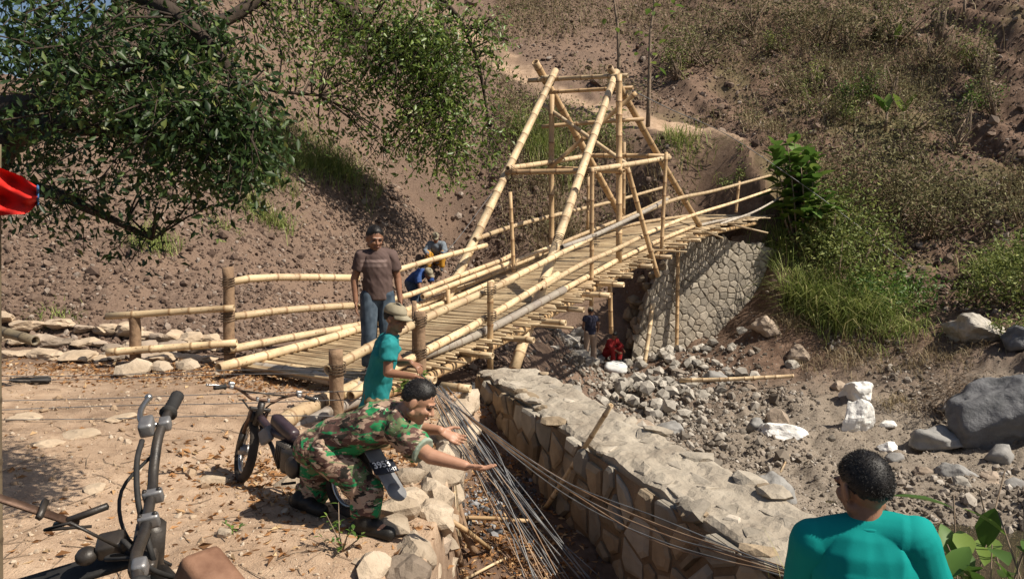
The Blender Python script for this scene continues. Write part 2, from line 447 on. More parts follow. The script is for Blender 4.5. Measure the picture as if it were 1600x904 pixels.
def ground_material():
    m, t, b = node_mat('earth_cover')
    p = pos(t)
    n_big, n_mid, n_fine, n_grit = noise(t, p, .9, 5), noise(t, p, 5, 6, .6), noise(t, p, 26, 6, .65), noise(t, p, 90, 3, .6)
    vor = t.nodes.new('ShaderNodeTexVoronoi'); vor.inputs['Scale'].default_value = 11; t.links.new(p, vor.inputs['Vector'])
    ca = t.nodes.new('ShaderNodeAttribute'); ca.attribute_name = 'cover'
    sep = t.nodes.new('ShaderNodeSeparateColor'); t.links.new(ca.outputs['Color'], sep.inputs[0])
    soil = ramp(t, [(.25, (.065, .040, .028)), (.5, (.14, .090, .063)), (.75, (.23, .155, .112))], n_mid).outputs[0]
    pale = ramp(t, [(.2, (.26, .172, .112)), (.5, (.43, .305, .21)), (.8, (.53, .395, .28))], n_mid).outputs[0]
    pale = mixc(t, ramp(t, [(.54, (0, 0, 0)), (.68, (.6, .6, .6))], n_fine).outputs[0], pale, (.23, .145, .09))
    pale = mixc(t, ramp(t, [(.50, (0, 0, 0)), (.68, (.55, .55, .55))], n_big).outputs[0], pale, (.30, .20, .13))
    gravel = ramp(t, [(.25, (.12, .095, .072)), (.5, (.23, .19, .15)), (.78, (.35, .30, .245))], n_fine).outputs[0]
    scr = ramp(t, [(.22, (.068, .044, .033)), (.5, (.155, .106, .079)), (.78, (.26, .188, .142))], n_fine).outputs[0]
    scr = mixc(t, ramp(t, [(.45, (0, 0, 0)), (.65, (.5, .5, .5))], n_big).outputs[0], scr, (.225, .152, .108))
    gr = ramp(t, [(.3, (.11, .085, .045)), (.7, (.20, .17, .085))], n_fine).outputs[0]
    c = mixc(t, ca.outputs['Alpha'], soil, gr)
    c = mixc(t, sep.outputs[2], c, scr); c = mixc(t, sep.outputs[1], c, gravel); c = mixc(t, sep.outputs[0], c, pale)
    t.links.new(c, b.inputs['Base Color']); b.inputs['Roughness'].default_value = .95; b.inputs['Specular IOR Level'].default_value = .15
    add = t.nodes.new('ShaderNodeMath'); add.operation = 'MULTIPLY_ADD'; t.links.new(n_fine, add.inputs[0]); add.inputs[1].default_value = 1.0
    t.links.new(n_grit, add.inputs[2])
    bump(t, b, add.outputs[0], .75, .02)
    return m
M['earth'] = ground_material()
idx = np.arange(NU * ND).reshape(ND, NU)
quads = np.stack([idx[:-1, :-1], idx[:-1, 1:], idx[1:, 1:], idx[1:, :-1]], -1).reshape(-1, 4)
fc = TXY.reshape(-1, 3)[quads].mean(1)
fpm = TPM.reshape(-1)[quads].mean(1); fs = TS.reshape(-1)[quads].mean(1)
reg = np.zeros(len(quads), int)                                   # 0 hillside
reg[(fc[:, 1] < 10.3) & (fs < .5)] = 1                             # near bank
reg[(fs >= .5) & (fc[:, 1] < 22 - .0 * fc[:, 0]) & (fc[:, 2] < -1.1)] = 2
reg[(fs >= .5) & (fc[:, 1] < 10.6) & (fc[:, 0] < wall_x(fc[:, 1]) + .4)] = 3
reg[(fpm > .5) & (fc[:, 1] > 15)] = 4
for k, nm in enumerate(['hillside', 'ground', 'riverbed', 'trench_floor', 'path']):
    q = quads[reg == k]
    if not len(q): continue
    used = np.unique(q); mp = np.full(NU * ND, -1); mp[used] = np.arange(len(used))
    o = mk(nm, TXY.reshape(-1, 3)[used], mp[q], M['earth'], None, (0, 0, 0), True, {'cover': COVER[used]})
    tag(o, kind='structure')

# ------------------------------------------------------------------ rocks
ICO = {}
def ico(n):
    if n not in ICO:
        bm = bmesh.new(); bmesh.ops.create_icosphere(bm, subdivisions=n, radius=1)
        bm.verts.index_update()
        ICO[n] = (np.array([v.co[:] for v in bm.verts]), np.array([[v.index for v in f.verts] for f in bm.faces])); bm.free()
    return ICO[n]
def rock_shape(seed, n=1, planes=11, rough=.06):
    r = np.random.default_rng(seed); D, Fs = ico(n); D = D / np.linalg.norm(D, axis=1)[:, None]
    Nn = r.normal(size=(planes, 3)); Nn /= np.linalg.norm(Nn, axis=1)[:, None]; h = r.uniform(.55, .95, planes)
    dot = D @ Nn.T; rr = np.where(dot > .05, h / np.maximum(dot, .05), 9).min(1); rr = np.minimum(rr, 1.15)
    V = D * rr[:, None]; V *= 1 + rough * fbm(V * 2.2 + seed % 97, 3)[:, None]
    return V, Fs
SH = [rock_shape(i, 1) for i in range(10)]
SH0 = [rock_shape(100 + i, 1, 9)[0][:12] for i in range(8)]      # 12-vertex clods
F0 = ico(1)[1]; 
def _ico0():
    bm = bmesh.new(); bmesh.ops.create_icosphere(bm, subdivisions=1, radius=1); bm.free()
if True:
    g = (1 + 5 ** .5) / 2
    i0 = np.array([(-1,g,0),(1,g,0),(-1,-g,0),(1,-g,0),(0,-1,g),(0,1,g),(0,-1,-g),(0,1,-g),(g,0,-1),(g,0,1),(-g,0,-1),(-g,0,1)]) / (1 + g * g) ** .5
    f0 = np.array([(0,11,5),(0,5,1),(0,1,7),(0,7,10),(0,10,11),(1,5,9),(5,11,4),(11,10,2),(10,7,6),(7,1,8),(3,9,4),(3,4,2),(3,2,6),(3,6,8),(3,8,9),(4,9,5),(2,4,11),(6,2,10),(8,6,7),(9,8,1)])
def rand_rot(n):
    q = rng.normal(size=(n, 4)); q /= np.linalg.norm(q, axis=1)[:, None]; w, x, y, z = q.T
    return np.stack([np.stack([1 - 2 * (y * y + z * z), 2 * (x * y - z * w), 2 * (x * z + y * w)], -1), np.stack([2 * (x * y + z * w), 1 - 2 * (x * x + z * z), 2 * (y * z - x * w)], -1),
                     np.stack([2 * (x * z - y * w), 2 * (y * z + x * w), 1 - 2 * (x * x + y * y)], -1)], 1)
def clods(name, P, S, mat, tone=None):
    """many small stones in ONE stuff mesh; P (n,3), S (n,)"""
    n = len(P); base = i0[None] * rng.uniform(.6, 1.15, (n, 12, 1)); base = base * (S[:, None] * rng.uniform(.55, 1.2, (n, 3)))[:, None, :]
    V = np.einsum('nij,nkj->nki', rand_rot(n), base) + P[:, None]
    Fs = (f0[None] + (np.arange(n) * 12)[:, None, None]).reshape(-1, 3)
    tn = rng.random(n) if tone is None else tone
    o = mk(name, V.reshape(-1, 3), Fs, mat, None, (0, 0, 0), False, {'tone': np.repeat(tn, 12)})
    return o
def tone_mat(name, stops, rough=.92, bsc=40, bmp=.4, trans=0):
    m, t, b = node_mat(name)
    c = ramp(t, stops, attr(t, 'tone')).outputs[0]
    nz = noise(t, pos(t), bsc, 4)
    c = mixc(t, ramp(t, [(.35, (.0, .0, .0)), (.7, (.35, .35, .35))], nz).outputs[0], c, [x * .55 for x in stops[len(stops) // 2][1]])
    t.links.new(c, b.inputs['Base Color']); b.inputs['Roughness'].default_value = rough; b.inputs['Specular IOR Level'].default_value = .2
    if bmp: bump(t, b, nz, bmp, .01)
    return m
M['clod'] = tone_mat('scree_clod', [(0, (.072, .046, .035)), (.5, (.145, .099, .075)), (.85, (.22, .16, .122)), (1, (.33, .275, .23))])
M['pebble'] = tone_mat('river_pebble', [(0, (.085, .07, .056)), (.5, (.19, .158, .125)), (.85, (.30, .255, .21)), (1, (.46, .42, .37))])
M['litter_pebble'] = tone_mat('bank_pebble', [(0, (.24, .16, .10)), (.5, (.38, .28, .19)), (1, (.50, .42, .33))])
def sample(n, umin, umax, dmin, dmax):
    uu = rng.uniform(umin, umax, n); d = np.exp(rng.uniform(np.log(dmin), np.log(dmax), n))
    return uu * d, d
# scree of broken clods on the left slope
x, y = sample(60000, -.80, .04, 10.0, 30)
keep = (x + .0 * y < .5 + 2 * (vnoise(np.stack([x * .5, y * .5, x * 0], -1)) - .5)) & (y > 10.2 + .12 * (x + 3)) & ~((x > -3.5) & (y < 11.5))
dens = vnoise(np.stack([x * .35 + 5, y * .35, x * 0], -1)); keep &= rng.random(len(x)) < (.35 + .75 * dens)
keep &= seg_dist(x, y, path3[:, :2]) > 1.3
x, y = x[keep], y[keep]; S = rng.lognormal(0, .5, len(x)) * .024 * (y / 12) ** .35
tag(clods('scree_clods', np.stack([x, y, tzv(x, y) + S * .3], -1), S, M['clod']), 'loose brown clods of broken earth covering the landslide slope', 'rubble', kind='stuff')
# gravel and pebbles of the riverbed
x, y = sample(30000, .05, .8, 9.0, 24)
z = tzv(x, y); keep = (z < -1.3) & (x > wall_x(y) + 1.0)
x, y, z = x[keep], y[keep], z[keep]; S = rng.lognormal(0, .6, len(x)) * .019 * (y / 14) ** .4
big = sst(.45, .7, vnoise(np.stack([x * .6, y * .6, x * 0 + 3], -1))); S *= .6 + .8 * big
tag(clods('river_gravel', np.stack([x, y, z + S * .25], -1), S, M['pebble']), 'grey gravel and pebbles strewn over the dry riverbed', 'gravel', kind='stuff')
# soil crumbs on the far slopes
x, y = sample(34000, -.1, .8, 20, 42)
keep = (seg_dist(x, y, path3[:, :2]) > .7 + .5 * rng.random(len(x))) & (tzv(x, y) > -1); x, y = x[keep], y[keep]
S = rng.lognormal(0, .6, len(x)) * .04
tag(clods('hillside_crumbs', np.stack([x, y, tzv(x, y) + S * .2], -1), S, M['clod']), 'crumbled reddish earth scattered over the far hillside', 'rubble', kind='stuff')
# pebbles on the near bank
x, y = sample(5200, -.75, -.05, 2.2, 10)
keep = (x < edge_x(y) - .05); x, y = x[keep], y[keep]; S = rng.lognormal(0, .6, len(x)) * .008 * (y / 5) ** .5
tag(clods('bank_pebbles', np.stack([x, y, tzv(x, y) + S * .2], -1), S, M['litter_pebble']), 'tan pebbles and crumbs lying on the dusty bank', 'pebbles', kind='stuff')
# ------------------------------------------------------------------ masonry
def clip_poly(poly, n, c):
    out = []
    for i in range(len(poly)):
        a, b = poly[i], poly[(i + 1) % len(poly)]; da, db = a @ n - c, b @ n - c
        if da <= 0: out.append(a)
        if da * db < 0: out.append(a + (b - a) * (da / (da - db)))
    return out
def inside(p, poly):
    r = False; n = len(poly)
    for i in range(n):
        a, b = poly[i], poly[i - 1]
        if (a[1] > p[1]) != (b[1] > p[1]) and p[0] < (b[0] - a[0]) * (p[1] - a[1]) / (b[1] - a[1]) + a[0]: r = not r
    return r
def cells(poly, sx, sy, jit, gap, rs, stagger=True, convex=False):
    r = np.random.default_rng(rs); poly = [np.array(q, float) for q in poly]; A = np.array(poly); lo, hi = A.min(0), A.max(0); pts = []
    row = 0; yy = lo[1] - sy
    while yy < hi[1] + sy:
        xx = lo[0] - sx + (sx / 2 if (row % 2 and stagger) else 0)
        while xx < hi[0] + sx:
            pts.append((xx + r.uniform(-jit, jit) * sx, yy + r.uniform(-jit, jit) * sy)); xx += sx
        yy += sy; row += 1
    pts = np.array(pts); out = []
    for i, p in enumerate(pts):
        if not inside(p, poly): continue
        d = np.linalg.norm((pts - p) / [sx, sy], axis=1); nb = np.argsort(d)[1:15]
        c = [p + np.array([-2 * sx, -2 * sy]), p + np.array([2 * sx, -2 * sy]), p + np.array([2 * sx, 2 * sy]), p + np.array([-2 * sx, 2 * sy])]
        for j in nb:
            n = pts[j] - p; L = np.linalg.norm(n); n = n / L
            c = clip_poly(c, n, p @ n + L / 2 - gap * r.uniform(.6, 1.5))
            if len(c) < 3: break
        if convex and len(c) >= 3:
            cen = A.mean(0)
            for a_, b_ in zip(poly, poly[1:] + poly[:1]):
                e_ = b_ - a_; n_ = np.array([e_[1], -e_[0]]) / np.linalg.norm(e_)
                if n_ @ (cen - a_) > 0: n_ = -n_
                c = clip_poly(c, n_, n_ @ a_)
                if len(c) < 3: break
        if len(c) >= 3: out.append(np.array(c))
    return out
def stone_from_cell(c, frame, depth, proud, r):
    """c: 2-D polygon, frame(u,v,h)->3-D; a bevelled block, proud of the face"""
    m = c.mean(0); k = len(c); tilt = r.uniform(-1, 1, 2) * min(.12, proud * 2.5)
    def ring(s, h, tl=0): return [frame(*(m + (q - m) * s), h + tl * ((q - m) @ tilt)) for q in c]
    V = ring(1, -depth) + ring(1.0, proud * .35, 1) + ring(.74, proud, 1)
    Fs = []
    for L in (0, 1):
        for j in range(k):
            a = L * k + j; b = L * k + (j + 1) % k
            Fs.append([a, b, b + k, a + k])
    Fs.append([2 * k + j for j in range(k)])
    return np.array(V), Fs
def add_stones(parent, polys, frame, depth, prd, mats, rs, name='stone'):
    r = np.random.default_rng(rs)
    for c in polys:
        V, Fs = stone_from_cell(c, frame, depth, r.uniform(*prd), r)
        mk(name, V, Fs, M[mats[r.integers(len(mats))]], parent, smooth=False)

# near river wall: trapezoid body, a rubble-stone inner face and a rough mortared top
L = np.linalg.norm(WB - WA) + 1.3
river_wall = thing('river_wall', 'thick rubble stone river wall with a cracked cement top beside the trench', 'stone wall', (.6, 6.4, -2.9))
ns = 160; prof = []
def wall_top(s, w): return -.05 + .035 * float(fbm(np.array([[s * 1.1, w * 2, 4.]]), 3)[0]) + .055 * float(fbm(np.array([[s * 5, w * 6, 9.]]), 4, .65)[0]) - .10 * float(sst(5.0, 6.8, s)) * w * 1.0 - .22 * float(sst(5.6, 6.6, s)) * float(sst(.35, .6, .72 - w)) 
V = []; NW = 14
for i in range(ns + 1):
    s = -.0 + L * i / ns
    base = WA + wdir * s; wob = .035 * float(fbm(np.array([[s * 2, 3., 7.]]), 3)[0])
    row = [(0 - wob - .05, -1.6), (0 - wob - .03, -.5)]
    for k in range(NW + 1):
        w = WT * k / NW; row.append((w - (wob if k == 0 else 0), wall_top(s, w) - (.02 if k in (0, NW) else 0)))
    row += [(WT + .25, -1.6), (WT + .45, -3.1)]
    for w, z in row:
        q = base + wnor * w; V.append((q[0], q[1], z))
nr = NW + 5; Fs = []
for i in range(ns):
    for k in range(nr - 1):
        a = i * nr + k; Fs.append([a, a + 1, a + nr + 1, a + nr])
Fs.append(list(range(nr))[::-1]); Fs.append([ns * nr + k for k in range(nr)])
mk('wall_core', V, [f[::-1] for f in Fs], M['mortar'], river_wall, smooth=False)
mk('face_mortar', np.array([(lambda q: (q[0], q[1], z_))(WA + wdir * u_ - wnor * (.05 + .012 * float(fbm(np.array([[u_ * 4, z_ * 4, 1.]]), 3)[0]))) for u_ in np.linspace(.0, L, 110) for z_ in np.linspace(-1.25, -.085, 18)]),
   [[i * 18 + k, i * 18 + k + 1, (i + 1) * 18 + k + 1, (i + 1) * 18 + k] for i in range(109) for k in range(17)], M['mortar_dark'], river_wall)
def fr_in(u_, v_, h): q = WA + wdir * u_ - wnor * (h + .052); return (q[0], q[1], v_)
inner = cells([(-.0, -1.15), (L, -1.15), (L, -.16), (5.6, -.09), (.0, -.08)], .29, .24, .42, .022, 5, True, True)
add_stones(river_wall, inner, fr_in, .05, (.012, .05), ['stone_brown', 'stone_brown', 'stone'], 6)
def fr_top(u_, v_, h): q = WA + wdir * u_ + wnor * v_; return (q[0], q[1], wall_top(u_, v_) + h)
top = cells([(.02, .03), (L, .03), (L, WT - .03), (.02, WT - .03)], .21, .17, .46, .016, 8, True, True)
add_stones(river_wall, [m_ + (c - m_) * .8 for i, c in enumerate(top) for m_ in [c.mean(0)] if (i * 7919) % 10 < 4], fr_top, .05, (.003, .012), ['mortar', 'stone_top', 'mortar', 'stone_top'], 9, 'cap_stone')
r_e = np.random.default_rng(41)
for k in range(44):                                       # ragged stones along the broken top edges
    u_ = r_e.uniform(.1, L - .1); w_ = r_e.choice([.03, .03, WT - .04]) + r_e.normal(0, .025); q_ = WA + wdir * u_ + wnor * w_; V, Fs = rock_shape(1500 + k, 2, 12, .2); s_ = r_e.uniform(.05, .12)
    mk('edge_stone', (V * [s_ * 1.3, s_, s_ * .55]) @ rotz(r_e.uniform(0, 3)).T + [q_[0], q_[1], wall_top(u_, w_) - .005], Fs, M[['stone_top', 'mortar', 'stone_brown'][k % 3]], river_wall, smooth=False)
def fr_end(u_, v_, h): q = WA + wnor * u_ - wdir * (h + .0); return (q[0], q[1], v_)
endc = cells([(.0, -1.5), (WT, -1.5), (WT, -.1), (0, -.1)], .25, .22, .33, .012, 15, True, True)
add_stones(river_wall, endc, fr_end, .05, (.02, .06), ['stone_brown', 'stone'], 16)
# pebbly rows under the bank edge: retaining stones of the bank
bank_wall = thing('bank_wall', 'low rough retaining edge of pale boulders below the camouflaged man', 'stone wall', (-.5, 5.5, -.9))
r = np.random.default_rng(3); yy = 3.2
k = 0
while yy < 8.3:
    for lv, zz in enumerate((-.75, -.42, -.16)):
        if lv == 2 and r.random() < .25: continue
        V, Fs = rock_shape(400 + k, 3, 24, .30); k += 1
        sc_ = np.array([r.uniform(.13, .2), r.uniform(.17, .3), r.uniform(.13, .2)])
        mk('stone', (V * sc_) @ rotz(r.uniform(-.5, .5)).T + np.array([edge_x(yy) - .06 + r.uniform(-.05, .04), yy + r.uniform(-.1, .1), zz + r.uniform(-.04, .03) - (.06 if 5.5 < yy < 8 else 0)]), Fs,
           M['rock_tan'] if r.random() < .75 else M['rock_brown'], bank_wall, smooth=False)
    yy += r.uniform(.26, .38)

# far abutment wall under the bridge end
def to_ab(px, py):
    rr = ray(px, py); o = np.array([0, 0, CZ]); k = ((AP - o) @ an) / (rr @ an); q = o + rr * k; return np.array([(q - AP) @ au, q[2]])
def fr_ab(u_, v_, h): return AP * [1, 1, 0] + au * u_ + an * h + np.array([0, 0, v_])
ab_px = [(984,566),(992,530),(1003,500),(1010,470),(1028,428),(1048,398),(1062,373),(1130,374),(1210,388),(1213,440),(1220,560)]
abp = [to_ab(*q) for q in ab_px]; abp[0][1] -= .5; abp[-1][1] -= 1.2
abut = thing('abutment_wall', 'tall grey stone masonry abutment wall under the far end of the bamboo bridge', 'stone wall', fr_ab(2, -3, 0))
nA_ = len(abp)
r = np.random.default_rng(8)
V = [fr_ab(q[0], q[1], -.02) for q in abp] + [fr_ab(q[0] + .35 + r.uniform(-.1, .15), q[1] - .1, -1.1) for q in abp]
Fs = [list(range(nA_))[::-1]] + [[i, (i + 1) % nA_, (i + 1) % nA_ + nA_, i + nA_] for i in range(nA_)]
mk('wall_core', V, Fs, M['mortar'], abut, smooth=False)
pc = cells(abp, .31, .20, .30, .011, 21)
pc.sort(key=lambda c: -c[:, 1].mean()); pc = pc[:300]
add_stones(abut, pc, fr_ab, .04, (.006, .032), ['stone_top', 'mortar', 'stone_top'], 22)
for k in range(34):                                      # broken, stepped left end
    t_ = r.random(); i = int(t_ * 5.99); a, b = abp[i], abp[i + 1]; q = a + (b - a) * (t_ * 6 - i)
    V, Fs = rock_shape(700 + k, 1, 9); s_ = r.uniform(.12, .25, 3)
    mk('end_stone', V * s_ + fr_ab(q[0] + r.uniform(-.02, .3), q[1] - .05, -r.uniform(.1, 1.0)), Fs, M['stone_brown'], abut, smooth=False)

# ------------------------------------------------------------------ bamboo bridge
BD = np.array([.496, .868]); BC = np.array([.868, -.496])
zprof = ([-1, 0, 1.13, 2.5, 4.8, 7.2, 10, 12.6, 16.6, 19.3, 21], [-.02, .03, .07, .18, .50, .86, 1.2, 1.46, 1.62, 1.70, 1.78])
def dz(t): return float(np.interp(t, *zprof))
R0, BW = np.array([-1.59, 8.0]), 1.9
def deck(t, w, h=0):          # w: 0 right edge, 1 left edge
    q = R0 + BD * t - BC * BW * w
    return np.array([q[0], q[1], dz(t) + h])
bridge = thing('bamboo_bridge', 'arched pale bamboo footbridge with railings and an A-frame tower over the ravine', 'bridge', deck(8, .5, -1.5))
def bamboo(name, P, r0, r1, mat, parent, bend=.012, nseg=None, sides=10, node=.36, smooth_curve=True):
    P = np.array(P, float); rr = np.random.default_rng(int(abs(P.sum()) * 1e4) % 99991)
    if len(P) > 2 and smooth_curve:     # Catmull-Rom through the points
        Q = [P[0] * 2 - P[1]] + list(P) + [P[-1] * 2 - P[-2]]; out = []
        for i in range(1, len(Q) - 2):
            for t in np.linspace(0, 1, 9)[:-1]:
                a, b, c, d = Q[i - 1:i + 3]
                out.append(.5 * (2 * b + (c - a) * t + (2 * a - 5 * b + 4 * c - d) * t * t + (3 * b - a - 3 * c + d) * t ** 3))
        P = np.array(out + [P[-1]])
    cl = np.concatenate([[0], np.cumsum(np.linalg.norm(np.diff(P, axis=0), axis=1))]); Ln = cl[-1]
    if len(P) == 2:
        sd = unit(rr.normal(size=3)); m = np.linspace(0, 1, 7)[:, None]
        P = P[0] + (P[1] - P[0]) * m + sd * np.sin(m * PI) * bend * Ln * rr.uniform(-1, 1)
        cl = np.concatenate([[0], np.cumsum(np.linalg.norm(np.diff(P, axis=0), axis=1))]); Ln = cl[-1]
    s = [0.0]; a = [0.0]; f = [1.0]; pos_ = rr.uniform(.06, node)
    while pos_ < Ln - .03:
        s += [pos_ - .022, pos_ - .006, pos_ + .006, pos_ + .022]; a += [0, 1, 1, 0]; f += [.985, 1.10, 1.10, .985]
        pos_ += node * rr.uniform(.6, 1.4)
    s.append(Ln); a.append(0); f.append(1)
    s = np.array(s); f = np.array(f); C = np.stack([np.interp(s, cl, P[:, i]) for i in range(3)], 1)
    ok = np.concatenate([[True], np.diff(s) > 1e-4]); C, s, f, a = C[ok], s[ok], f[ok], np.array(a)[ok]
    g = G(); g.tube(C, (r0 + (r1 - r0) * s / Ln) * f, sides, True, a=a, hollow=True)
    return g.build(name, M[mat], parent, True, attr='nd')
def lash(p, axis, r, parent, n=3):
    g = G(); ax = unit(axis)
    e1 = unit(np.cross(ax, [.3, .2, .9])); e2 = np.cross(ax, e1)
    th = np.linspace(0, 2 * PI * n, 12 * n)
    P = np.asarray(p) + np.outer(np.cos(th), e1) * r * 1.1 + np.outer(np.sin(th), e2) * r * 1.1 + np.outer(np.linspace(-.022, .022, len(th)) * n * .7, ax)
    g.tube(P, .006, 5); return g.build('lashing', M['rope'], parent)
# deck sticks: across the bridge, uneven ends
r = np.random.default_rng(31)
src = []
for k in range(4):
    g = G(); s = np.linspace(0, 1, 9); bend = r.uniform(-.012, .012, 2)
    P = np.stack([s - .5, np.sin(s * PI) * bend[0], np.sin(s * 2 * PI) * bend[1] * .3], 1)
    rr_ = np.ones(9) * .019 * np.array([1, 1.0, 1.12, 1, 1, 1.12, 1, 1.1, 1]); P[:, 1] *= 1.5
    g.tube(P, rr_, 6, True, a=[0, 0, 1, 0, 0, 1, 0, 1, 0]); src.append(g)
t = .05; sticks = []
while t < 20.6:
    sticks.append(t); t += r.uniform(.044, .066)
proto = []
rest = G()
yaw0 = math.atan2(BC[1], BC[0])
for i, t in enumerate(sticks):
    ln = BW + r.uniform(.25, .5); ov = abs(r.normal(0, .16)) + .03
    if r.random() < .06: ov += r.uniform(.2, .5); ln += .4
    c = R0 + BD * t + BC * (ov - ln / 2); z = dz(t) + r.uniform(-.004, .012)
    th = r.uniform(.75, 1.15); yaw = yaw0 + r.normal(0, .016); tilt = r.normal(0, .004)
    kk = int(r.integers(4))
    if i < 298:
        if len(proto) < 4:
            kk = len(proto); o = src[kk].build('deck_stick', M['stick'], bridge, origin=(0, 0, 0), attr='nd'); proto.append(o)
            ORG[o] = np.array([c[0], c[1], z]); o.location = ORG[o] - ORG[bridge]
        else: o = inst('deck_stick', proto[kk], bridge, (c[0], c[1], z))
        o.rotation_euler = (r.uniform(0, 6), tilt, yaw); o.scale = (ln, th * 1.1, th)
        o.rotation_euler = (0, tilt, yaw)
    else:
        Vv = src[kk].arr() * [ln, th * 1.1, th] @ rotz(yaw).T + [c[0], c[1], z]
        rest.add(Vv, src[kk].F, np.concatenate(src[kk].A))
tag(rest.build('deck_sticks', M['stick'], bridge, attr='nd'), kind='stuff')
# cross beams under the deck, stringers
for t, ov in ((.9,.3),(2.0,.35),(2.9,.5),(3.9,.55),(4.7,.5),(5.5,.55),(6.3,.5),(7.0,.4),(7.9,.45),(9.0,.5),(10.2,.4),(11.4,.4),(12.7,.45),(14.2,.3)):
    bamboo('cross_beam', [deck(t, 1.1, -.11), deck(t + r.uniform(-.1, .1), -ov / BW, -.11)], .045, .045, 'bamboo', bridge, .004)
for w in (0.03, .5, .97):
    bamboo('stringer', [deck(t, w, -.20) for t in np.linspace(-.2, 19.6, 12)], .06, .06, 'bamboo_tan', bridge)
# edge poles lying on the deck
bamboo('edge_pole', [deck(-.35, 1.0, .08), deck(1.2, 1, .08), deck(2.6, .99, .09), deck(4.6, 1, .09)], .062, .055, 'bamboo', bridge)
bamboo('edge_pole', [deck(4.3, 1.0, .09), deck(6, 1, .09), deck(8, 1, .09), deck(9.8, 1, .08)], .05, .05, 'bamboo', bridge)
bamboo('edge_pole', [deck(9.5, .99, .09), deck(12, 1, .09), deck(15, 1, .09), deck(19.5, 1, .1)], .05, .045, 'bamboo', bridge)
bamboo('edge_pole', [deck(1.0, .02, .10), deck(2.5, .02, .09), deck(5.0, .02, .09)], .058, .062, 'bamboo_grey', bridge)
bamboo('edge_pole', [deck(4.8, .03, .09), deck(7.3, .03, .09)], .05, .05, 'bamboo', bridge)
bamboo('edge_pole', [deck(7.5, .03, .09), deck(10, .03, .09), deck(12.4, .03, .09)], .05, .045, 'bamboo', bridge)
bamboo('edge_pole', [deck(12, .03, .09), deck(14.5, .03, .09), deck(18.5, .03, .09)], .04, .035, 'bamboo_grey', bridge)
# near end logs
bamboo('end_log', [at(383, 572, 9.15), at(470, 583, 8.7), at(575, 607, 8.05)], .07, .065, 'bamboo_grey', bridge)
bamboo('end_log', [at(390, 566, 9.3), at(480, 578, 8.9)], .06, .05, 'bamboo', bridge)
bamboo('base_log', [at(436, 662, 6.95), at(500, 628, 7.6), at(575, 596, 8.35)], .085, .08, 'bamboo', bridge)
bamboo('base_log', [at(420, 690, 6.9), at(520, 640, 7.5), at(600, 610, 8.1)], .06, .06, 'bamboo_grey', bridge)
# railings through photo pixels with the distance of the deck edge below them
def rail(pts, r0, r1, mat='bamboo', name='rail'):
    return bamboo(name, [at(*p) for p in pts], r0, r1, mat, bridge)
rail([(512,578,7.45),(580,541,8.05),(665,497,8.95),(735,466,9.9),(800,437,10.9)], .055, .05)
rail([(780,445,10.6),(860,404,11.9),(925,371,13.2)], .05, .046)
rail([(878,386,12.3),(930,367,13.3),(1000,334,15.2),(1042,312,16.8)], .042, .045, 'bamboo_grey')
rail([(1000,334,15.3),(1060,310,17.4),(1120,297,20.5),(1222,269,25.4)], .045, .04)
rail([(548,618,7.6),(612,577,8.3),(665,548,8.95),(740,508,9.9),(830,455,11.2),(872,428,11.9)], .055, .05)
rail([(845,450,11.4),(905,415,12.6),(965,388,14.2),(1025,358,16.1)], .046, .044)
rail([(1005,367,15.4),(1080,337,18.3),(1150,315,21.8),(1222,290,25.4)], .045, .04)
rail([(1125,350,20.5),(1180,330,23.4),(1228,303,25.6)], .035, .03, 'bamboo_grey')
rail([(350,443,9.55),(400,434,9.9),(480,433,10.4),(560,434,11.0)], .05, .05)
rail([(600,428,11.2),(680,404,12.1),(760,383,13.2)], .045, .042)
rail([(742,374,13.3),(800,354,14.8),(880,333,16.8),(960,314,19.2),(1035,293,22)], .045, .04)
rail([(352,496,9.5),(450,484,10.1),(552,477,10.9)], .05, .05)
rail([(560,480,10.9),(640,460,11.8),(720,430,12.8),(790,404,13.9),(800,398,14.1)], .045, .042)
rail([(660,463,11.9),(740,432,13.0),(830,398,14.7),(862,385,15.5)], .045, .045)
rail([(850,392,15.2),(910,366,16.8),(990,334,19.6),(1045,308,22)], .044, .04)
rail([(358,546,9.4),(450,528,9.95),(560,508,10.75),(640,490,11.6)], .055, .05)
rail([(610,500,11.3),(690,474,12.3),(770,440,13.3)], .045, .042)
# posts
M['post_pale'] = M['bamboo_tan']
def post(name, a, b, r0, mat='log', par=None, nn=14):
    a, b = np.array(a), np.array(b); s = np.linspace(0, 1, nn)[:, None]; P = a + (b - a) * s; P[:, :2] += .012 * fbm(P * 3 + 5, 2)[:, None]
    g = G(); g.tube(P, r0 * (1 + .05 * fbm(P * 8, 2)), 14); return g.build(name, M[mat], par or bridge)
def to_ground(top, px, py, Y, extra=.35):
    a = at(px, py, Y); g_ = a.copy(); g_[2] = min(tz(a[0], a[1]) - .2, a[2]); return g_
post('entry_post', at(356, 417, 9.5), to_ground(0, 359, 575, 9.5), .07)
post('entry_post', at(525, 546, 7.5), to_ground(0, 526, 640, 7.5), .073)
post('entry_post', at(655, 487, 8.75), to_ground(0, 657, 600, 8.75), .07)
for q in ((356,440,9.5),(356,495,9.5),(357,546,9.5),(527,575,7.5),(656,500,8.75),(656,550,8.75)):
    lash(at(*q), (0, 0, 1), .078, bridge, 4)
def pole(a, b, r0, r1, mat='bamboo_tan', name='rail_post'): return bamboo(name, [at(*a), at(*b)], r0, r1, mat, bridge, .006)
pole((766,440,10.05), (766,590,10.05), .042, .042); pole((797,300,13.7), (803,425,13.6), .035, .035)
pole((925,262,13.25), (924,478,13.2), .038, .038); pole((980,262,14.9), (1028,432,15.4), .05, .05)
pole((1041,238,16.1), (1033,402,15.9), .04, .04); pole((1155,283,22), (1150,332,22), .04, .04)
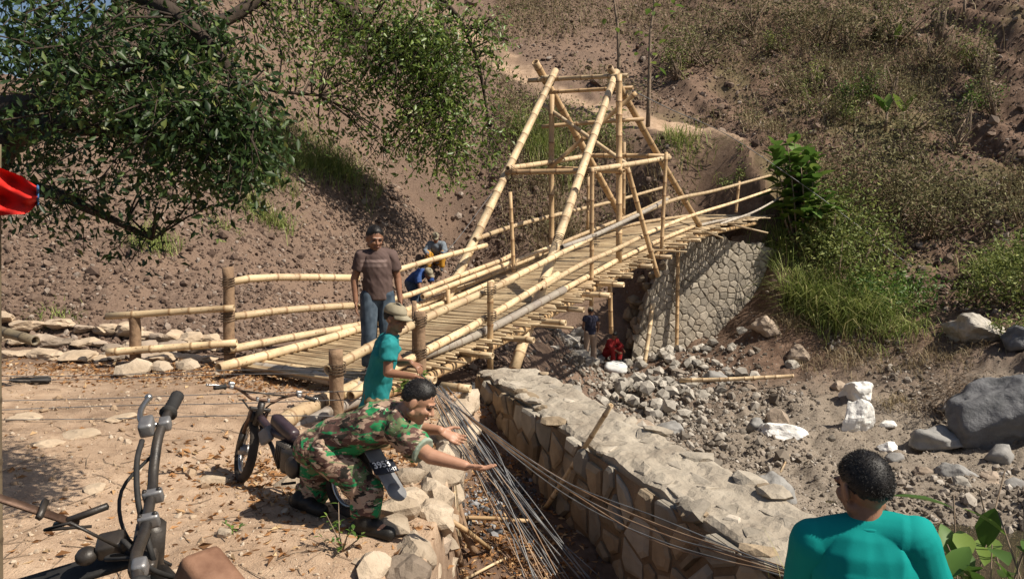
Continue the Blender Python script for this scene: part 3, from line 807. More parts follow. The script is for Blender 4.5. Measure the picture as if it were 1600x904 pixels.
pole((919,268,17.2), (918,362,17.2), .035, .03); pole((975,222,19.5), (974,345,19.5), .05, .05); pole((647,470,9.2), (648,590,9.2), .03, .03, 'log')
pole((700,452,12.3), (702,520,12.3), .035, .035)
# tower: two A-frames, crossbars, braces
def tw(a, b, r0, r1, mat='bamboo', name='tower_pole'): return bamboo(name, [at(*a), at(*b)], r0, r1, mat, bridge, .009, node=.42, sides=12)
tw((690,483,12.5), (868,110,16.2), .085, .07, name='tower_leg'); tw((803,578,10.9), (963,112,15.6), .085, .072, name='tower_leg')
tw((836,97,16.1), (970,338,19.4), .08, .08, 'bamboo_tan', 'tower_leg'); tw((952,105,15.4), (1093,352,18.9), .07, .07, 'bamboo_tan', 'tower_leg')
tw((862,148,16.0), (862,396,15.9), .06, .055, 'bamboo_tan', 'tower_upright'); tw((967,117,15.0), (967,415,14.5), .062, .06, 'bamboo_tan', 'tower_upright')
tw((826,126,16.4), (981,118,15.3), .048, .045); tw((864,144,16.6), (989,137,15.8), .04, .04, 'bamboo_tan')
tw((790,269,14.3), (932,267,13.9), .05, .05, 'bamboo_tan'); tw((793,263,14.2), (908,245,17.4), .05, .05)
tw((920,266,13.8), (1046,246,16.6), .05, .05); tw((903,243,17.6), (1047,244,16.8), .05, .05, 'bamboo_tan'); tw((866,262,16.2), (975,268,14.6), .045, .045, 'bamboo_tan')
tw((846,198,16.3), (1006,186,16.2), .042, .042, 'bamboo_tan')
tw((840,157,16.2), (981,258,15.0), .045, .045, name='tower_brace'); tw((994,145,15.6), (853,268,15.9), .045, .045, 'bamboo_tan', 'tower_brace')
tw((846,122,16.2), (866,120,16.1), .05, .05)
for q, ax in (((860,128,16.2), (.2, 1, .6)), ((960,122,15.55), (.2, -1, .6)), ((798,267,14.3), (1, .3, .9)), ((917,268,13.85), (.6, .6, .9)), ((924,268,13.8), (0, 0, 1)), ((967,265,14.9), (0, 0, 1)), ((690,478,12.5), (.5, .3, .9)),
              ((862,262,16.1), (0, 0, 1)), ((1040,248,16.3), (0, 0, 1)), ((712,430,12.95), (.5, .3, .9)), ((735,384,13.4), (.5, .3, .9)), ((925,371,13.2), (0, 0, 1)), ((967,388,14.4), (0, 0, 1)), ((766,453,10.05), (0, 0, 1)), ((766,493,10.05), (0, 0, 1)), ((873,372,12.4), (.3, .4, .9)), ((853,440,11.9), (.3, .4, .9)), ((960,140,15.7), (.2, 1, .6))):
    lash(at(*q), ax, .075, bridge, 4)
# poles under the bridge end
bamboo('support_pole', [at(1060, 376, 23.6), at(1057, 552, 23.4)], .06, .06, 'bamboo_tan', bridge, .006)
bamboo('support_pole', [at(953, 440, 15.0), at(955, 520, 15.3)], .045, .045, 'bamboo_tan', bridge, .006)
bamboo('support_pole', [at(808, 520, 11.2), at(830, 505, 12.2)], .035, .035, 'bamboo_tan', bridge, .006)
bamboo('loose_stick', [at(1050, 342, 19.0), at(1130, 372, 18.2)], .02, .02, 'stick', bridge, .004)
bamboo('loose_stick', [at(1110, 343, 21.5), at(1200, 364, 21)], .03, .025, 'stick', bridge, .004)

# fence beside the bridge mouth
fence = thing('bamboo_fence', 'short two-rail bamboo fence on one stub post left of the bridge mouth', 'fence', to_ground(0, 210, 575, 9.4))
post('fence_post', at(210, 487, 9.4), to_ground(0, 211, 575, 9.4), .068, 'log', fence)
bamboo('rail', [at(166, 494, 9.35), at(366, 481, 9.42)], .045, .042, 'bamboo', fence, .004)
bamboo('rail', [at(167, 550, 9.3), at(370, 535, 9.4)], .05, .045, 'bamboo', fence, .004)
# ------------------------------------------------------------------ vegetation
def leaf_mat(name, stops, trans=.35, rough=.5, spec=.4):
    m, t, b = node_mat(name)
    c = ramp(t, stops, attr(t, 'tone')).outputs[0]
    t.links.new(c, b.inputs['Base Color']); b.inputs['Roughness'].default_value = rough; b.inputs['Specular IOR Level'].default_value = spec
    if trans:
        tr = t.nodes.new('ShaderNodeBsdfTranslucent'); mx = t.nodes.new('ShaderNodeMixShader'); mx.inputs[0].default_value = trans
        t.links.new(c, tr.inputs[0]); t.links.new(b.outputs[0], mx.inputs[1]); t.links.new(tr.outputs[0], mx.inputs[2])
        t.links.new(mx.outputs[0], t.nodes['Material Output'].inputs[0])
    return m
M['leaf_tree'] = leaf_mat('tree_leaf', [(0, (.016, .034, .009)), (.5, (.036, .068, .018)), (.85, (.08, .13, .032)), (1, (.18, .20, .055))], .3, .45, .35)
M['leaf_tree2'] = leaf_mat('slope_tree_leaf', [(0, (.05, .085, .018)), (.5, (.125, .19, .038)), (.85, (.21, .28, .06)), (1, (.30, .33, .09))], .32, .4, .45)
M['leaf_bright'] = leaf_mat('bright_leaf', [(0, (.05, .10, .02)), (.5, (.10, .19, .035)), (1, (.21, .28, .06))], .35)
M['leaf_shrub'] = leaf_mat('shrub_leaf', [(0, (.065, .095, .022)), (.5, (.17, .21, .055)), (1, (.36, .37, .12))], .3, .6, .3)
M['leaf_olive'] = leaf_mat('dry_shrub_leaf', [(0, (.09, .068, .04)), (.4, (.17, .15, .075)), (.75, (.22, .215, .10)), (1, (.32, .27, .17))], .25, .75, .2)
M['leaf_dry'] = leaf_mat('dead_leaf', [(0, (.13, .065, .03)), (.4, (.26, .13, .055)), (.75, (.40, .22, .10)), (1, (.52, .38, .22))], .1, .8, .15)
M['grass'] = leaf_mat('grass_blade', [(0, (.09, .125, .03)), (.5, (.20, .255, .065)), (.85, (.34, .37, .12)), (1, (.50, .44, .22))], .3, .6, .25)
M['grass_dry'] = leaf_mat('dry_grass', [(0, (.13, .095, .055)), (.5, (.25, .19, .11)), (1, (.40, .33, .21))], .2, .85, .15)
M['bark'] = basic('tree_bark', (.03, .021, .016), (.075, .055, .04), 7, .95, .8, 25, bdist=.02)
M['twig'] = basic('dry_twig', (.14, .10, .07), (.28, .21, .15), 12, .95, .3)

def leaf_cloud(P, D, Ln, Wd, tone, fold=.25):
    """folded pointed leaves; P base points, D directions"""
    n = len(P); D = D / (np.linalg.norm(D, axis=1)[:, None] + 1e-9)
    R = rng.normal(size=(n, 3)); S = np.cross(D, R); S /= np.linalg.norm(S, axis=1)[:, None] + 1e-9; U = np.cross(S, D)
    mid = P + D * (Ln * .45)[:, None]; up = U * (Wd * fold)[:, None]
    tip = P + D * Ln[:, None] - U * (Ln * .12)[:, None]
    V = np.stack([P, mid + S * (Wd * .5)[:, None] + up, tip, mid - S * (Wd * .5)[:, None] + up], 1)
    k = (np.arange(n) * 4)[:, None]
    Fs = np.concatenate([k + [0, 1, 2], k + [0, 2, 3]], 0)
    return V.reshape(-1, 3), Fs, np.repeat(tone, 4)
def blades(P, H, W, lean, tone, droop=.5):
    n = len(P); a = rng.uniform(0, 2 * PI, n); dirx = np.stack([np.cos(a), np.sin(a), 0 * a], 1)
    sd = np.stack([-np.sin(a), np.cos(a), 0 * a], 1); pts = []
    for s, wf in ((0, 1), (.4, .9), (.75, .6), (1, .08)):
        c = P + dirx * (lean * H * s ** 1.8)[:, None]; c[:, 2] += H * (s - droop * lean * s ** 3)
        pts += [c + sd * (W * wf / 2)[:, None], c - sd * (W * wf / 2)[:, None]]
    V = np.stack(pts, 1); k = (np.arange(n) * 8)[:, None]
    Fs = np.concatenate([k + [0, 1, 3, 2], k + [2, 3, 5, 4], k + [4, 5, 7, 6]], 0)
    return V.reshape(-1, 3), Fs, np.repeat(tone, 8)
def rdir(n, zb=0.0, zs=1.0):
    d = rng.normal(size=(n, 3)); d /= np.linalg.norm(d, axis=1)[:, None]; d[:, 2] = d[:, 2] * zs + zb
    return d
def grass_tuft(px, py, d, w, h, n, label, mat='grass', name='grass_tuft', group=None, lean=(.3, 1.3), bw=.012, tone=(0, 1), cat='grass'):
    a = at(px, py, d); x = a[0] + np.clip(rng.normal(0, .42, n), -.85, .85) * w; y = a[1] + np.clip(rng.normal(0, .35, n), -.7, .7) * w; y = np.maximum(y, 2.0)
    P = np.stack([x, y, tzv(x, y) - .02], 1)
    V, Fs, tn = blades(P, h * rng.uniform(.45, 1.1, n), np.full(n, bw), rng.uniform(*lean, n), rng.uniform(*tone, n))
    o = mk(name, V, Fs, M[mat], None, smooth=True, attrs={'tone': tn})
    return tag(o, label, cat, group)
def bush(px, py, d, rx, rz, n, ls, mat, label, name='shrub', group=None, stems=9, ry=None, base=None, tone=(0, 1), cat='shrub', zb=.1, gap=.42):
    """shrub rooted on the slope seen at the pixel: forked stems and leaf clumps"""
    a = at(px, py, d); a[2] = tz(a[0], a[1]) - .05 if base is None else base
    ry = ry or rx * .8; c = a + np.array([0, 0, rz * .55])
    t_ = thing(name, label, cat, a, group)
    nc = max(6, n // 45); cc = rdir(nc); cc *= (rng.random((nc, 1)) ** .45); cc = cc * [rx, ry, rz * .55] + c
    cc[:, 2] = np.maximum(cc[:, 2], tzv(cc[:, 0], np.maximum(cc[:, 1], 1.2)) + .03)
    own = rng.integers(0, nc, n); P = cc[own] + rng.normal(size=(n, 3)) * np.array([rx, ry, rz]) * .17
    P[:, 2] = np.maximum(P[:, 2], tzv(P[:, 0], np.maximum(P[:, 1], 1.2)) + .02)
    L_ = ls * rng.uniform(.6, 1.3, n); tn = np.clip(rng.uniform(*tone, n) * .6 + rng.uniform(*tone, nc)[own] * .4, 0, 1)
    V, Fs, tn = leaf_cloud(P, rdir(n, zb, .8), L_, L_ * gap, tn)
    mk('foliage', V, Fs, M[mat], t_, smooth=True, attrs={'tone': tn})
    g = G()
    for k in range(stems):
        e = cc[rng.integers(nc)]; m_ = (a + e) / 2 + rng.normal(size=3) * rx * .12
        g.tube(np.array([a + rng.normal(size=3) * [.1, .1, 0] * rx, m_, e]), np.array([.022, .015, .006]) * (rz / 1.5 + .4), 5)
    g.build('stem', M['twig'], t_)
    return t_

def gp_(px, py, d): a = at(px, py, d); a[2] = tz(a[0], a[1]); return a
# overhanging tree at the left: trunk stands outside the picture
tree = thing('overhanging_tree', 'leafy dark green tree overhanging the gravel slope with drooping branches', 'tree', (-5.7, 6.4, tz(-5.7, 6.4)))
g = G(); b0 = np.array([-5.7, 6.4, -.2])
g.tube([b0, b0 + [.1, 0, 1.5], b0 + [.35, -.05, 3.0], b0 + [.7, -.1, 4.4]], [.42, .34, .3, .24], 14)
g.build('trunk', M['bark'], tree)
def limb(P, R, name='branch', n=9):
    P = np.array(P, float); Q = [P[0] * 2 - P[1]] + list(P) + [P[-1] * 2 - P[-2]]; out = []; rr_ = []
    for i in range(1, len(Q) - 2):
        for t in np.linspace(0, 1, 7)[:-1]:
            a, b, c, d = Q[i - 1:i + 3]
            out.append(.5 * (2 * b + (c - a) * t + (2 * a - 5 * b + 4 * c - d) * t * t + (3 * b - a - 3 * c + d) * t ** 3)); rr_.append(R[i - 1] + (R[i] - R[i - 1]) * t)
    out.append(P[-1]); rr_.append(R[-1]); out = np.array(out); out += .03 * np.stack([fbm(out * 2 + k * 31, 2) for k in range(3)], 1)
    g = G(); g.tube(out, np.array(rr_), n); g.build(name, M['bark'], tree); return out
limbs = []
J = b0 + [.7, -.1, 4.4]
limbs.append(limb([b0 + [.35, 0, 3.0], at(-60, 175, 5.6), at(60, 165, 5.2), at(140, 130, 5.0), at(250, 85, 4.8)], [.18, .14, .10, .07, .035]))
limbs.append(limb([b0 + [.3, 0, 2.6], at(-70, 330, 5.7), at(20, 215, 5.3), at(110, 200, 5.0), at(230, 205, 4.8), at(330, 180, 4.6)], [.16, .13, .09, .06, .04, .02]))
limbs.append(limb([b0 + [.3, 0, 2.2], at(-60, 310, 5.8), at(60, 300, 5.3), at(150, 330, 5.1), at(240, 370, 5.0)], [.10, .08, .05, .03, .015]))
limbs.append(limb([J, at(30, -90, 5.4), at(200, -20, 4.8), at(320, 60, 4.5), at(400, 180, 4.5)], [.13, .10, .06, .035, .018]))
tree_a, limbs_a = tree, limbs
tree_b = gp_(235, 205, 17.0); tree = thing('slope_tree', 'tree leaning from the gravel slope with a leafy crown hanging left of the tower', 'tree', tree_b); limbs = []
B1 = tree_b + [.3, .3, 2.6]
g = G(); g.tube([tree_b - [0, 0, .3], tree_b + [.05, .1, 1.2], B1], [.30, .25, .21], 12); g.build('trunk', M['bark'], tree)
limbs.append(limb([B1, at(310, 45, 17.6), at(372, 22, 18.2), at(480, -40, 19.0), at(600, -25, 19.4)], [.20, .16, .15, .12, .08]))
limbs.append(limb([at(430, -15, 18.6), at(520, 0, 19.0), at(600, 70, 19.3), at(670, 130, 19.6), at(720, 190, 19.8)], [.12, .10, .08, .06, .035]))
limbs.append(limb([at(480, -40, 19.0), at(600, -60, 19.4), at(700, 10, 19.8), at(745, 90, 20.0), at(765, 200, 20.1)], [.12, .10, .07, .05, .03]))
limbs.append(limb([B1, at(250, 70, 17.4), at(330, 110, 17.6), at(420, 140, 17.8), at(500, 150, 18.0)], [.12, .09, .06, .045, .03]))
tree_b_, limbs_b = tree, limbs
LPa, LPb = np.vstack(limbs_a), np.vstack(limbs_b)
# leaf clumps: (photo region centre, half-size in px, distance, clump count, leaves per clump)
zones = [((40,40),(70,50),(8.3,12.0),34,46),((180,90),(110,70),(8.3,11.8),36,44),((40,190),(80,50),(8.4,11.5),20,44),((260,160),(95,65),(8.3,10.9),46,44),((330,200),(85,60),(8.3,10.4),40,40),
         ((385,230),(38,38),(8.4,9.8),22,40),((240,235),(90,45),(8.4,10.6),16,38),((60,290),(80,45),(9.2,11.5),8,34),((170,290),(80,30),(9.2,10.9),5,30),((110,345),(85,30),(9.5,11.2),5,26),((240,365),(45,28),(9.5,10.6),4,22),((310,290),(45,35),(9.0,10.1),6,26),
         ((290,40),(90,40),(9.0,12.0),26,36),((470,30),(60,45),(10.9,12.3),20,34),((560,40),(85,50),(10.9,12.3),46,40),((670,50),(75,60),(10.9,12.6),54,42),((600,120),(85,50),(11.1,12.3),34,38),
         ((700,130),(50,50),(11.2,12.6),34,40),((680,200),(60,32),(11.3,12.3),22,36),((700,255),(40,25),(11.5,12.3),13,34),((590,195),(40,35),(11.2,12.0),10,28),((755,40),(28,30),(11.8,12.6),9,30),((770,230),(16,40),(11.9,12.6),9,26),((620,215),(55,25),(11.2,12.0),9,28),
         ((420,110),(35,60),(10.4,11.8),6,22),((500,150),(40,40),(10.9,11.8),7,24)]
cp = []; cn = []; csz = []
for (cx_, cy_), (hx, hy), (d0, d1), k, lv in zones:
    fk = .49 if cx_ < 400 else 1.62; k = int(k * (1.12 if cx_ < 400 else 1.15)); hx, hy = hx * 1.15, hy * 1.2
    for i in range(k):
        cp.append(at(cx_ + np.clip(rng.normal(0, .55), -1.3, 1.3) * hx, cy_ + np.clip(rng.normal(0, .55), -1.3, 1.3) * hy, rng.uniform(d0, d1) * fk)); cn.append(lv); csz.append(.5 if cx_ < 400 else 1.55)
cp = np.array(cp); cn = np.array(cn); csz = np.array(csz)
for tr_, LP, sel in ((tree_a, LPa, csz < 1), (tree_b_, LPb, csz > 1)):
    g = G(); P = []; D = []; T = []; LS = []
    for c, k, z_ in zip(cp[sel], cn[sel], csz[sel]):
        s_ = LP[np.argmin(((LP - c) ** 2).sum(1))]
        m_ = (s_ + c) / 2 + np.array([0, 0, .12 * z_]) + rng.normal(size=3) * .06 * z_
        tip = c + np.array([rng.normal() * .17, rng.normal() * .17, -.32]) * z_; LS.append(np.full(k, z_))
        g.tube(np.array([s_, m_, c, tip]), np.array([.017, .012, .008, .004]) * z_, 4, cap=False)
        tq = rng.random(k); q = np.where(tq[:, None] < .5, m_ + (c - m_) * (tq * 2)[:, None], c + (tip - c) * (tq * 2 - 1)[:, None])
        q = q + rng.normal(size=(k, 3)) * np.array([.19, .19, .15]) * z_
        P.append(q); dd_ = rng.normal(size=(k, 3)); dd_[:, 2] = dd_[:, 2] * .5 - .75; D.append(dd_)
        T.append(np.clip(rng.normal(.48, .2) + rng.normal(0, .18, k), 0, 1))
    tag(g.build('twig', M['bark'], tr_), kind='stuff')
    P, D, T = np.vstack(P), np.vstack(D), np.concatenate(T); L_ = rng.uniform(.075, .16, len(P)) * np.concatenate(LS) * (1 if tr_ is tree_a else .8)
    V, Fs, tn = leaf_cloud(P, D, L_, L_ * .42, T, .15)
    mk('crown', V, Fs, M['leaf_tree'] if tr_ is tree_a else M['leaf_tree2'], tr_, smooth=True, attrs={'tone': tn})

# grass tufts on the landslide slope
for (px, py, d, w, h, n, lb) in ((515,235,20.5,1.5,1.1,900,'tall green grass tuft hanging over the bare ledge of the gravel slope'),(470,255,19.5,1.0,.8,420,'spreading green grass clump beside the ledge on the gravel slope'),
    (410,300,17.5,.9,.8,420,'ragged green grass patch on the gravel slope below the ledge'),(415,350,15.8,.7,.7,320,'narrow green grass tuft on the lower gravel slope'),(240,395,13,.5,.5,260,'small dark grass tuft low on the gravel slope under the tree'),
    (370,70,25,1.4,.9,300,'pale green grass patch high on the slope behind the tree branches'),(350,372,14.4,.4,.25,90,'sparse pale grass sprig on the middle of the gravel slope'),(85,500,10.9,.5,.18,120,'thin dry grass sprig at the foot of the gravel slope')):
    grass_tuft(px, py, d, w, h, n, lb, group='grass tufts on the landslide slope', tone=(.1, .9))
# green cover behind the tower
for (px, py, d, rx, rz, n, m, lb) in ((840,235,28.6,1.3,1.5,900,'leaf_shrub','green shrub beyond the left side of the bamboo tower'),(925,235,29,1.6,1.6,1100,'leaf_shrub','broad green shrub seen through the middle of the bamboo tower'),
    (885,300,27.6,1.5,1.2,800,'leaf_olive','olive dry shrub above the ravine behind the bridge'),(700,300,23.8,.9,.8,420,'leaf_shrub','small green weed bush on the dark bank above the ravine'),(720,345,23.2,.5,.5,180,'leaf_bright','little leafy weed clinging to the dark ravine bank')):
    bush(px, py, d, rx, rz, n, .12, m, lb, group='shrubs behind the bridge')
grass_tuft(850,240,28.2,1.2,1.6,500,'tall pale green grass stand behind the bamboo tower', lean=(.15,.6), bw=.03)
grass_tuft(880,350,26.2,1.4,1.0,500,'straw coloured dry grass curtain hanging over the dark ravine bank','grass_dry', lean=(.3,1.2), bw=.025)
grass_tuft(1070,240,28.2,1.2,.8,340,'green grass tuft beside the bare path above the bridge end', bw=.025)
for (px, py, d, rx, rz, n, m, lb) in ((1110,300,26.2,.9,.7,420,'leaf_olive','dry olive shrub on the bank left of the bridge end'),(1060,300,26.6,.9,.8,420,'leaf_olive','brown-green shrub on the bank beyond the right tower leg'),(1150,262,27.0,.6,.5,220,'leaf_shrub','small green shrub at the bend of the path')):
    bush(px, py, d, rx, rz, n, .11, m, lb, group='shrubs behind the bridge')
grass_tuft(1120,290,26.4,.9,.5,320,'dry straw grass under the path left of the bridge end','grass_dry', bw=.02)
grass_tuft(1030,290,27,1.2,.7,300,'dry grass tuft on the slope between tower and path','grass_dry', bw=.025)
# big-leaf plant and stump by the bridge end
stump = post('tree_stump', at(1243, 262, 25.6), to_ground(0, 1240, 320, 25.6), .26, 'log')
stump.parent = None; stump.location = ORG[stump]; tag(stump, 'brown cut tree stump wrapped by broad leaves at the far bridge end', 'stump')
def big_leaves(P, D, Ln, Wd, tone, mat, parent, name='leaf'):
    g = G(); tn = []
    for p, d, l, w, t_ in zip(P, D, Ln, Wd, tone):
        d = unit(d); s = unit(np.cross(d, [0.1, .2, 1])); u_ = np.cross(s, d); q = []
        for k, (a, b) in enumerate(((0, .05), (.18, .62), (.42, 1.0), (.68, .8), (.88, .38), (1, .02))):
            c = p + d * l * a - np.array([0, 0, 1]) * l * .22 * a * a
            q += [c - s * w * b / 2 + u_ * w * .12 * b, c, c + s * w * b / 2 + u_ * w * .12 * b]
        Fs = []
        for k in range(5):
            for j in range(2): Fs.append([3 * k + j, 3 * k + j + 1, 3 * k + j + 4, 3 * k + j + 3])
        g.add(q, Fs, [t_] * len(q))
    return g.build(name, M[mat], parent, True, attr='tone')
def leaf_plant(base, tips, ls, mat, label, name, nl=6, stem_r=.012, group=None, cat='plant', wr=.6, each=False, spread=1.0):
    t_ = thing(name, label, cat, base, group); g = G()
    for tp in tips:
        tp = np.array(tp); m_ = (np.array(base) + tp) / 2 + rng.normal(size=3) * np.linalg.norm(tp - base) * .06
        g.tube(np.array([base, m_, tp]), [stem_r, stem_r * .8, stem_r * .4], 6)
        s = rng.uniform(.35, 1, nl)[:, None]; P = np.where(s < .5, base + (m_ - base) * s * 2, m_ + (tp - m_) * (s * 2 - 1))
        D = rdir(nl, .15, .6) + unit(tp - base) * .4; l = ls * rng.uniform(.6, 1.2, nl); tn = rng.uniform(.1, .95, nl)
        if each:
            for i in range(nl): big_leaves(P[i:i + 1], D[i:i + 1], l[i:i + 1], l[i:i + 1] * wr, tn[i:i + 1], mat, t_)
        else: big_leaves(P, D, l, l * wr, tn, mat, t_, 'foliage')
    g.build('stem', M['twig'] if mat != 'leaf_bright' else M['twig'], t_)
    return t_
b_ = at(1250, 330, 24.9); b_[2] = tz(b_[0], b_[1])
leaf_plant(b_, [at(px, py, d) for px, py, d in ((1215,225,25.2),(1225,245,25),(1240,215,25.4),(1255,235,25.2),(1270,250,25),(1280,275,25),(1285,300,24.8),(1270,300,24.8),(1235,255,24.8),(1260,265,24.9),(1210,240,24.7),(1230,220,24.6),(1250,245,24.5),(1275,265,24.5),(1285,320,24.4))], .72, 'leaf_bright',
           'broad-leaved green plant drooping beside the far end of the bridge', 'broad_leaf_plant', 17, .03, wr=.55)
# green thicket below the bridge end
for (px, py, d, rx, rz, n, m, ls, lb) in ((1300,385,25.0,1.5,2.2,2400,'leaf_shrub',.16,'dense green shrub growing on top of the abutment below the broad-leaved plant'),(1350,430,23.4,1.7,2.3,2600,'leaf_shrub',.15,'rounded yellow-green shrub on the slope right of the abutment'),
    (1400,470,22.4,1.4,1.4,1500,'leaf_bright',.13,'light green leafy shrub at the edge of the riverbed gravel'),(1390,290,26.2,2.4,2.6,3200,'leaf_olive',.14,'large dry olive bush on the hillside above the green thicket'),(1460,360,25,1.9,2.1,2200,'leaf_olive',.14,'brownish dry bush right of the large olive bush'),
    (1420,215,29,1.6,1.5,800,'leaf_olive',.13,'grey olive bush below the banana plants'),(1585,470,20.8,1.4,1.9,2200,'leaf_shrub',.14,'dark green shrub on the slope above the flat grey boulder'),(1530,440,21.8,1.1,1.2,800,'leaf_shrub',.11,'low green shrub beside the dark green shrub'),
    (1600,540,18.5,.8,.8,500,'leaf_shrub',.10,'small green bush behind the big dark boulder'),(1340,150,31,1.0,1.3,500,'leaf_bright',.12,'feathery green shrub halfway up the hillside'),(1320,165,30.5,.8,1.0,360,'leaf_shrub',.12,'small dark shrub next to the feathery green shrub'),
    (1090,60,35,2.6,2.2,1300,'leaf_olive',.15,'pale olive thicket high on the hillside behind the saplings'),(1180,30,36.5,2.6,2.4,1300,'leaf_olive',.15,'tall olive thicket along the top of the hillside'),(1290,40,35.5,2.6,2.4,1300,'leaf_olive',.15,'dry brushy thicket left of the tall banana plant'),
    (1400,60,34.5,2.4,2.2,1100,'leaf_olive',.15,'yellowish brush thicket above the banana plants'),(1240,140,32,1.5,1.4,600,'leaf_olive',.13,'brown brushwood bush beside the bare reddish bank'),(1530,120,29.5,.8,1.2,300,'leaf_bright',.12,'thin light green shrub on the eroded slope'),
    (1590,330,24,1.0,1.0,400,'leaf_olive',.11,'scraggly dry bush on the eroded right slope'),(1268,415,24.8,1.0,1.1,700,'leaf_shrub',.11,'green shrub spilling over the right end of the abutment wall')):
    bush(px, py, d, rx, rz, n, ls, m, lb, group='shrubs on the far hillside', tone=(.0, 1))
for (px, py, d, w, h, n, lb) in ((1275,480,23.3,1.1,1.9,1000,'bright tall grass clump right of the abutment wall'),(1335,500,22.4,1.4,1.6,1100,'wide green grass clump fringing the riverbed'),(1228,398,24.9,.7,.9,360,'grass clump spilling over the top corner of the abutment wall'),(1200,372,25.2,.7,.6,260,'thin grass growing beside the bamboo deck end'),
    (1400,530,21,1.2,.7,380,'short yellow-green grass beside the dry twigs'),(1560,400,22.8,1.0,.9,300,'slender green grass on the slope above the dark shrub')):
    grass_tuft(px, py, d, w, h, n, lb, group='grass clumps on the far bank', bw=.022, tone=(.2, 1))
for (px, py, d, w, h, n, lb) in ((1330,545,20.6,1.4,.55,420,'matted dry grass along the edge of the riverbed'),(1460,570,19.2,1.4,.5,420,'straw coloured dead grass beside the flat grey boulder'),(1240,500,22.6,.8,.7,260,'dead brown stalks under the abutment corner'),(1400,640,17.2,.5,.4,120,'wispy dry grass between the white boulders')):
    grass_tuft(px, py, d, w, h, n, lb, 'grass_dry', 'dry_grass', 'dry grass on the riverbed edge', bw=.014, lean=(.4, 1.4))
rb_ = np.random.default_rng(19)
for k in range(26):
    px, py = rb_.uniform(1040, 1560), rb_.uniform(10, 300); d = np.interp(py, [0, 100, 200, 300], [36.5, 32.5, 29.3, 26.4])
    if px < 1230 and py > 150: continue
    bush(px, py, d, rb_.uniform(.5, 1.1), rb_.uniform(1.0, 2.2), int(rb_.uniform(120, 420)), .13, ['leaf_olive', 'leaf_olive', 'leaf_shrub'][k % 3], 'twiggy half-bare bush standing on the dry far hillside', 'dry_bush', 'half-bare bushes on the far hillside', stems=22, tone=(.1, 1))
# banana plants
def banana(px, py, d, h, nl, lb):
    a = at(px, py, d); a[2] = tz(a[0], a[1]); t_ = thing('banana_plant', lb, 'plant', a, 'banana plants on the hillside'); g = G(); g.tube([a, a + [0, 0, h * .25], a + [.03, 0, h * .45]], [.07, .06, .04], 8); g.build('stem', M['grass_dry'] if 0 else M['twig'], t_)
    for k in range(nl):
        an_ = rng.uniform(0, 2 * PI); big_leaves([a + [0, 0, h * .42]], [np.array([math.cos(an_) * .55, math.sin(an_) * .4, 1.0])], [h * rng.uniform(.5, .75)], [h * .2], [rng.uniform(.3, .95)], 'leaf_bright', t_)
banana(1385,180,29.6,1.6,4,'young banana plant with upright leaves on the dry hillside'); banana(1412,172,29.8,1.5,4,'yellowing young banana plant beside its greener neighbour'); banana(1505,40,34.5,2.0,4,'lone banana plant near the top of the eroded slope'); banana(1400,60,34,1.5,3,'small banana plant among the brush near the hilltop')
# saplings behind the tower
def sapling(pts, label, nl, seed):
    P = np.array([at(*p) for p in pts]); P[0][2] = tz(P[0][0], P[0][1]) - .1; t_ = thing('sapling', label, 'tree', P[0], 'saplings behind the tower')
    g = G(); g.tube(P, np.linspace(.09, .03, len(P)), 8); g.build('trunk', M['twig'], t_)
    q = P[2:][rng.integers(0, len(P) - 2, nl)] + rng.normal(size=(nl, 3)) * [.5, .5, .55]; g = G()
    for a in q: j = np.argmin(((P - a) ** 2).sum(1)); g.tube([P[j], a], [.012, .006], 4)
    g.build('branch', M['twig'], t_)
    big_leaves(q, rdir(nl, -.2, .7), rng.uniform(.2, .4, nl), rng.uniform(.14, .25, nl), rng.uniform(.5, 1, nl), 'leaf_bright', t_, 'crown')
sapling([(966,140,30.5),(967,90,30.6),(965,40,30.6),(960,5,30.7),(955,-60,30.8)], 'slender bare sapling rising behind the tower top', 22, 1)
sapling([(1012,205,29.6),(1014,150,29.6),(1015,100,29.7),(1016,50,29.8),(1022,10,30),(1025,-50,30)], 'taller sapling with a few yellow leaves right of the tower', 30, 2)
# dry brush over the whole right hillside
x, y = sample(42000, -.02, .8, 22, 44)
w_ = vnoise(np.stack([x * .28, y * .28, x * 0 + 9], -1)); keep = (rng.random(len(x)) < np.clip((w_ - .28) * 2.6, 0, 1)) & (seg_dist(x, y, path3[:, :2]) > 1.3) & (tzv(x, y) > .2) & ((x / y < .52) | (w_ > .62) | (rng.random(len(x)) < .12))
keep &= ~((x / y < .3) & (y < 30) & (x / y > .16))
x, y = x[keep], y[keep]; P = np.stack([x, y, tzv(x, y) - .03], 1); n = len(P)
V1, F1, T1 = blades(P, rng.uniform(.25, 1.1, n), rng.uniform(.012, .03, n), rng.uniform(.1, .9, n), rng.uniform(0, 1, n))
tag(mk('hillside_brush', V1, F1, M['grass_dry'], None, (0, 0, 0), True, {'tone': T1}), 'dry brown brush stalks covering the far hillside', 'brush', kind='stuff')
k = rng.integers(0, n, n * 3); Q = P[k] + rng.normal(size=(n * 3, 3)) * [.25, .25, .2] + [0, 0, .45]; L_ = rng.uniform(.05, .14, n * 3)
V1, F1, T1 = leaf_cloud(Q, rdir(n * 3), L_, L_ * .5, np.clip(rng.normal(.4, .25, n * 3), 0, 1))
tag(mk('hillside_leaves', V1, F1, M['leaf_olive'], None, (0, 0, 0), True, {'tone': T1}), 'small olive and brown leaves of the hillside brush', 'brush', kind='stuff')
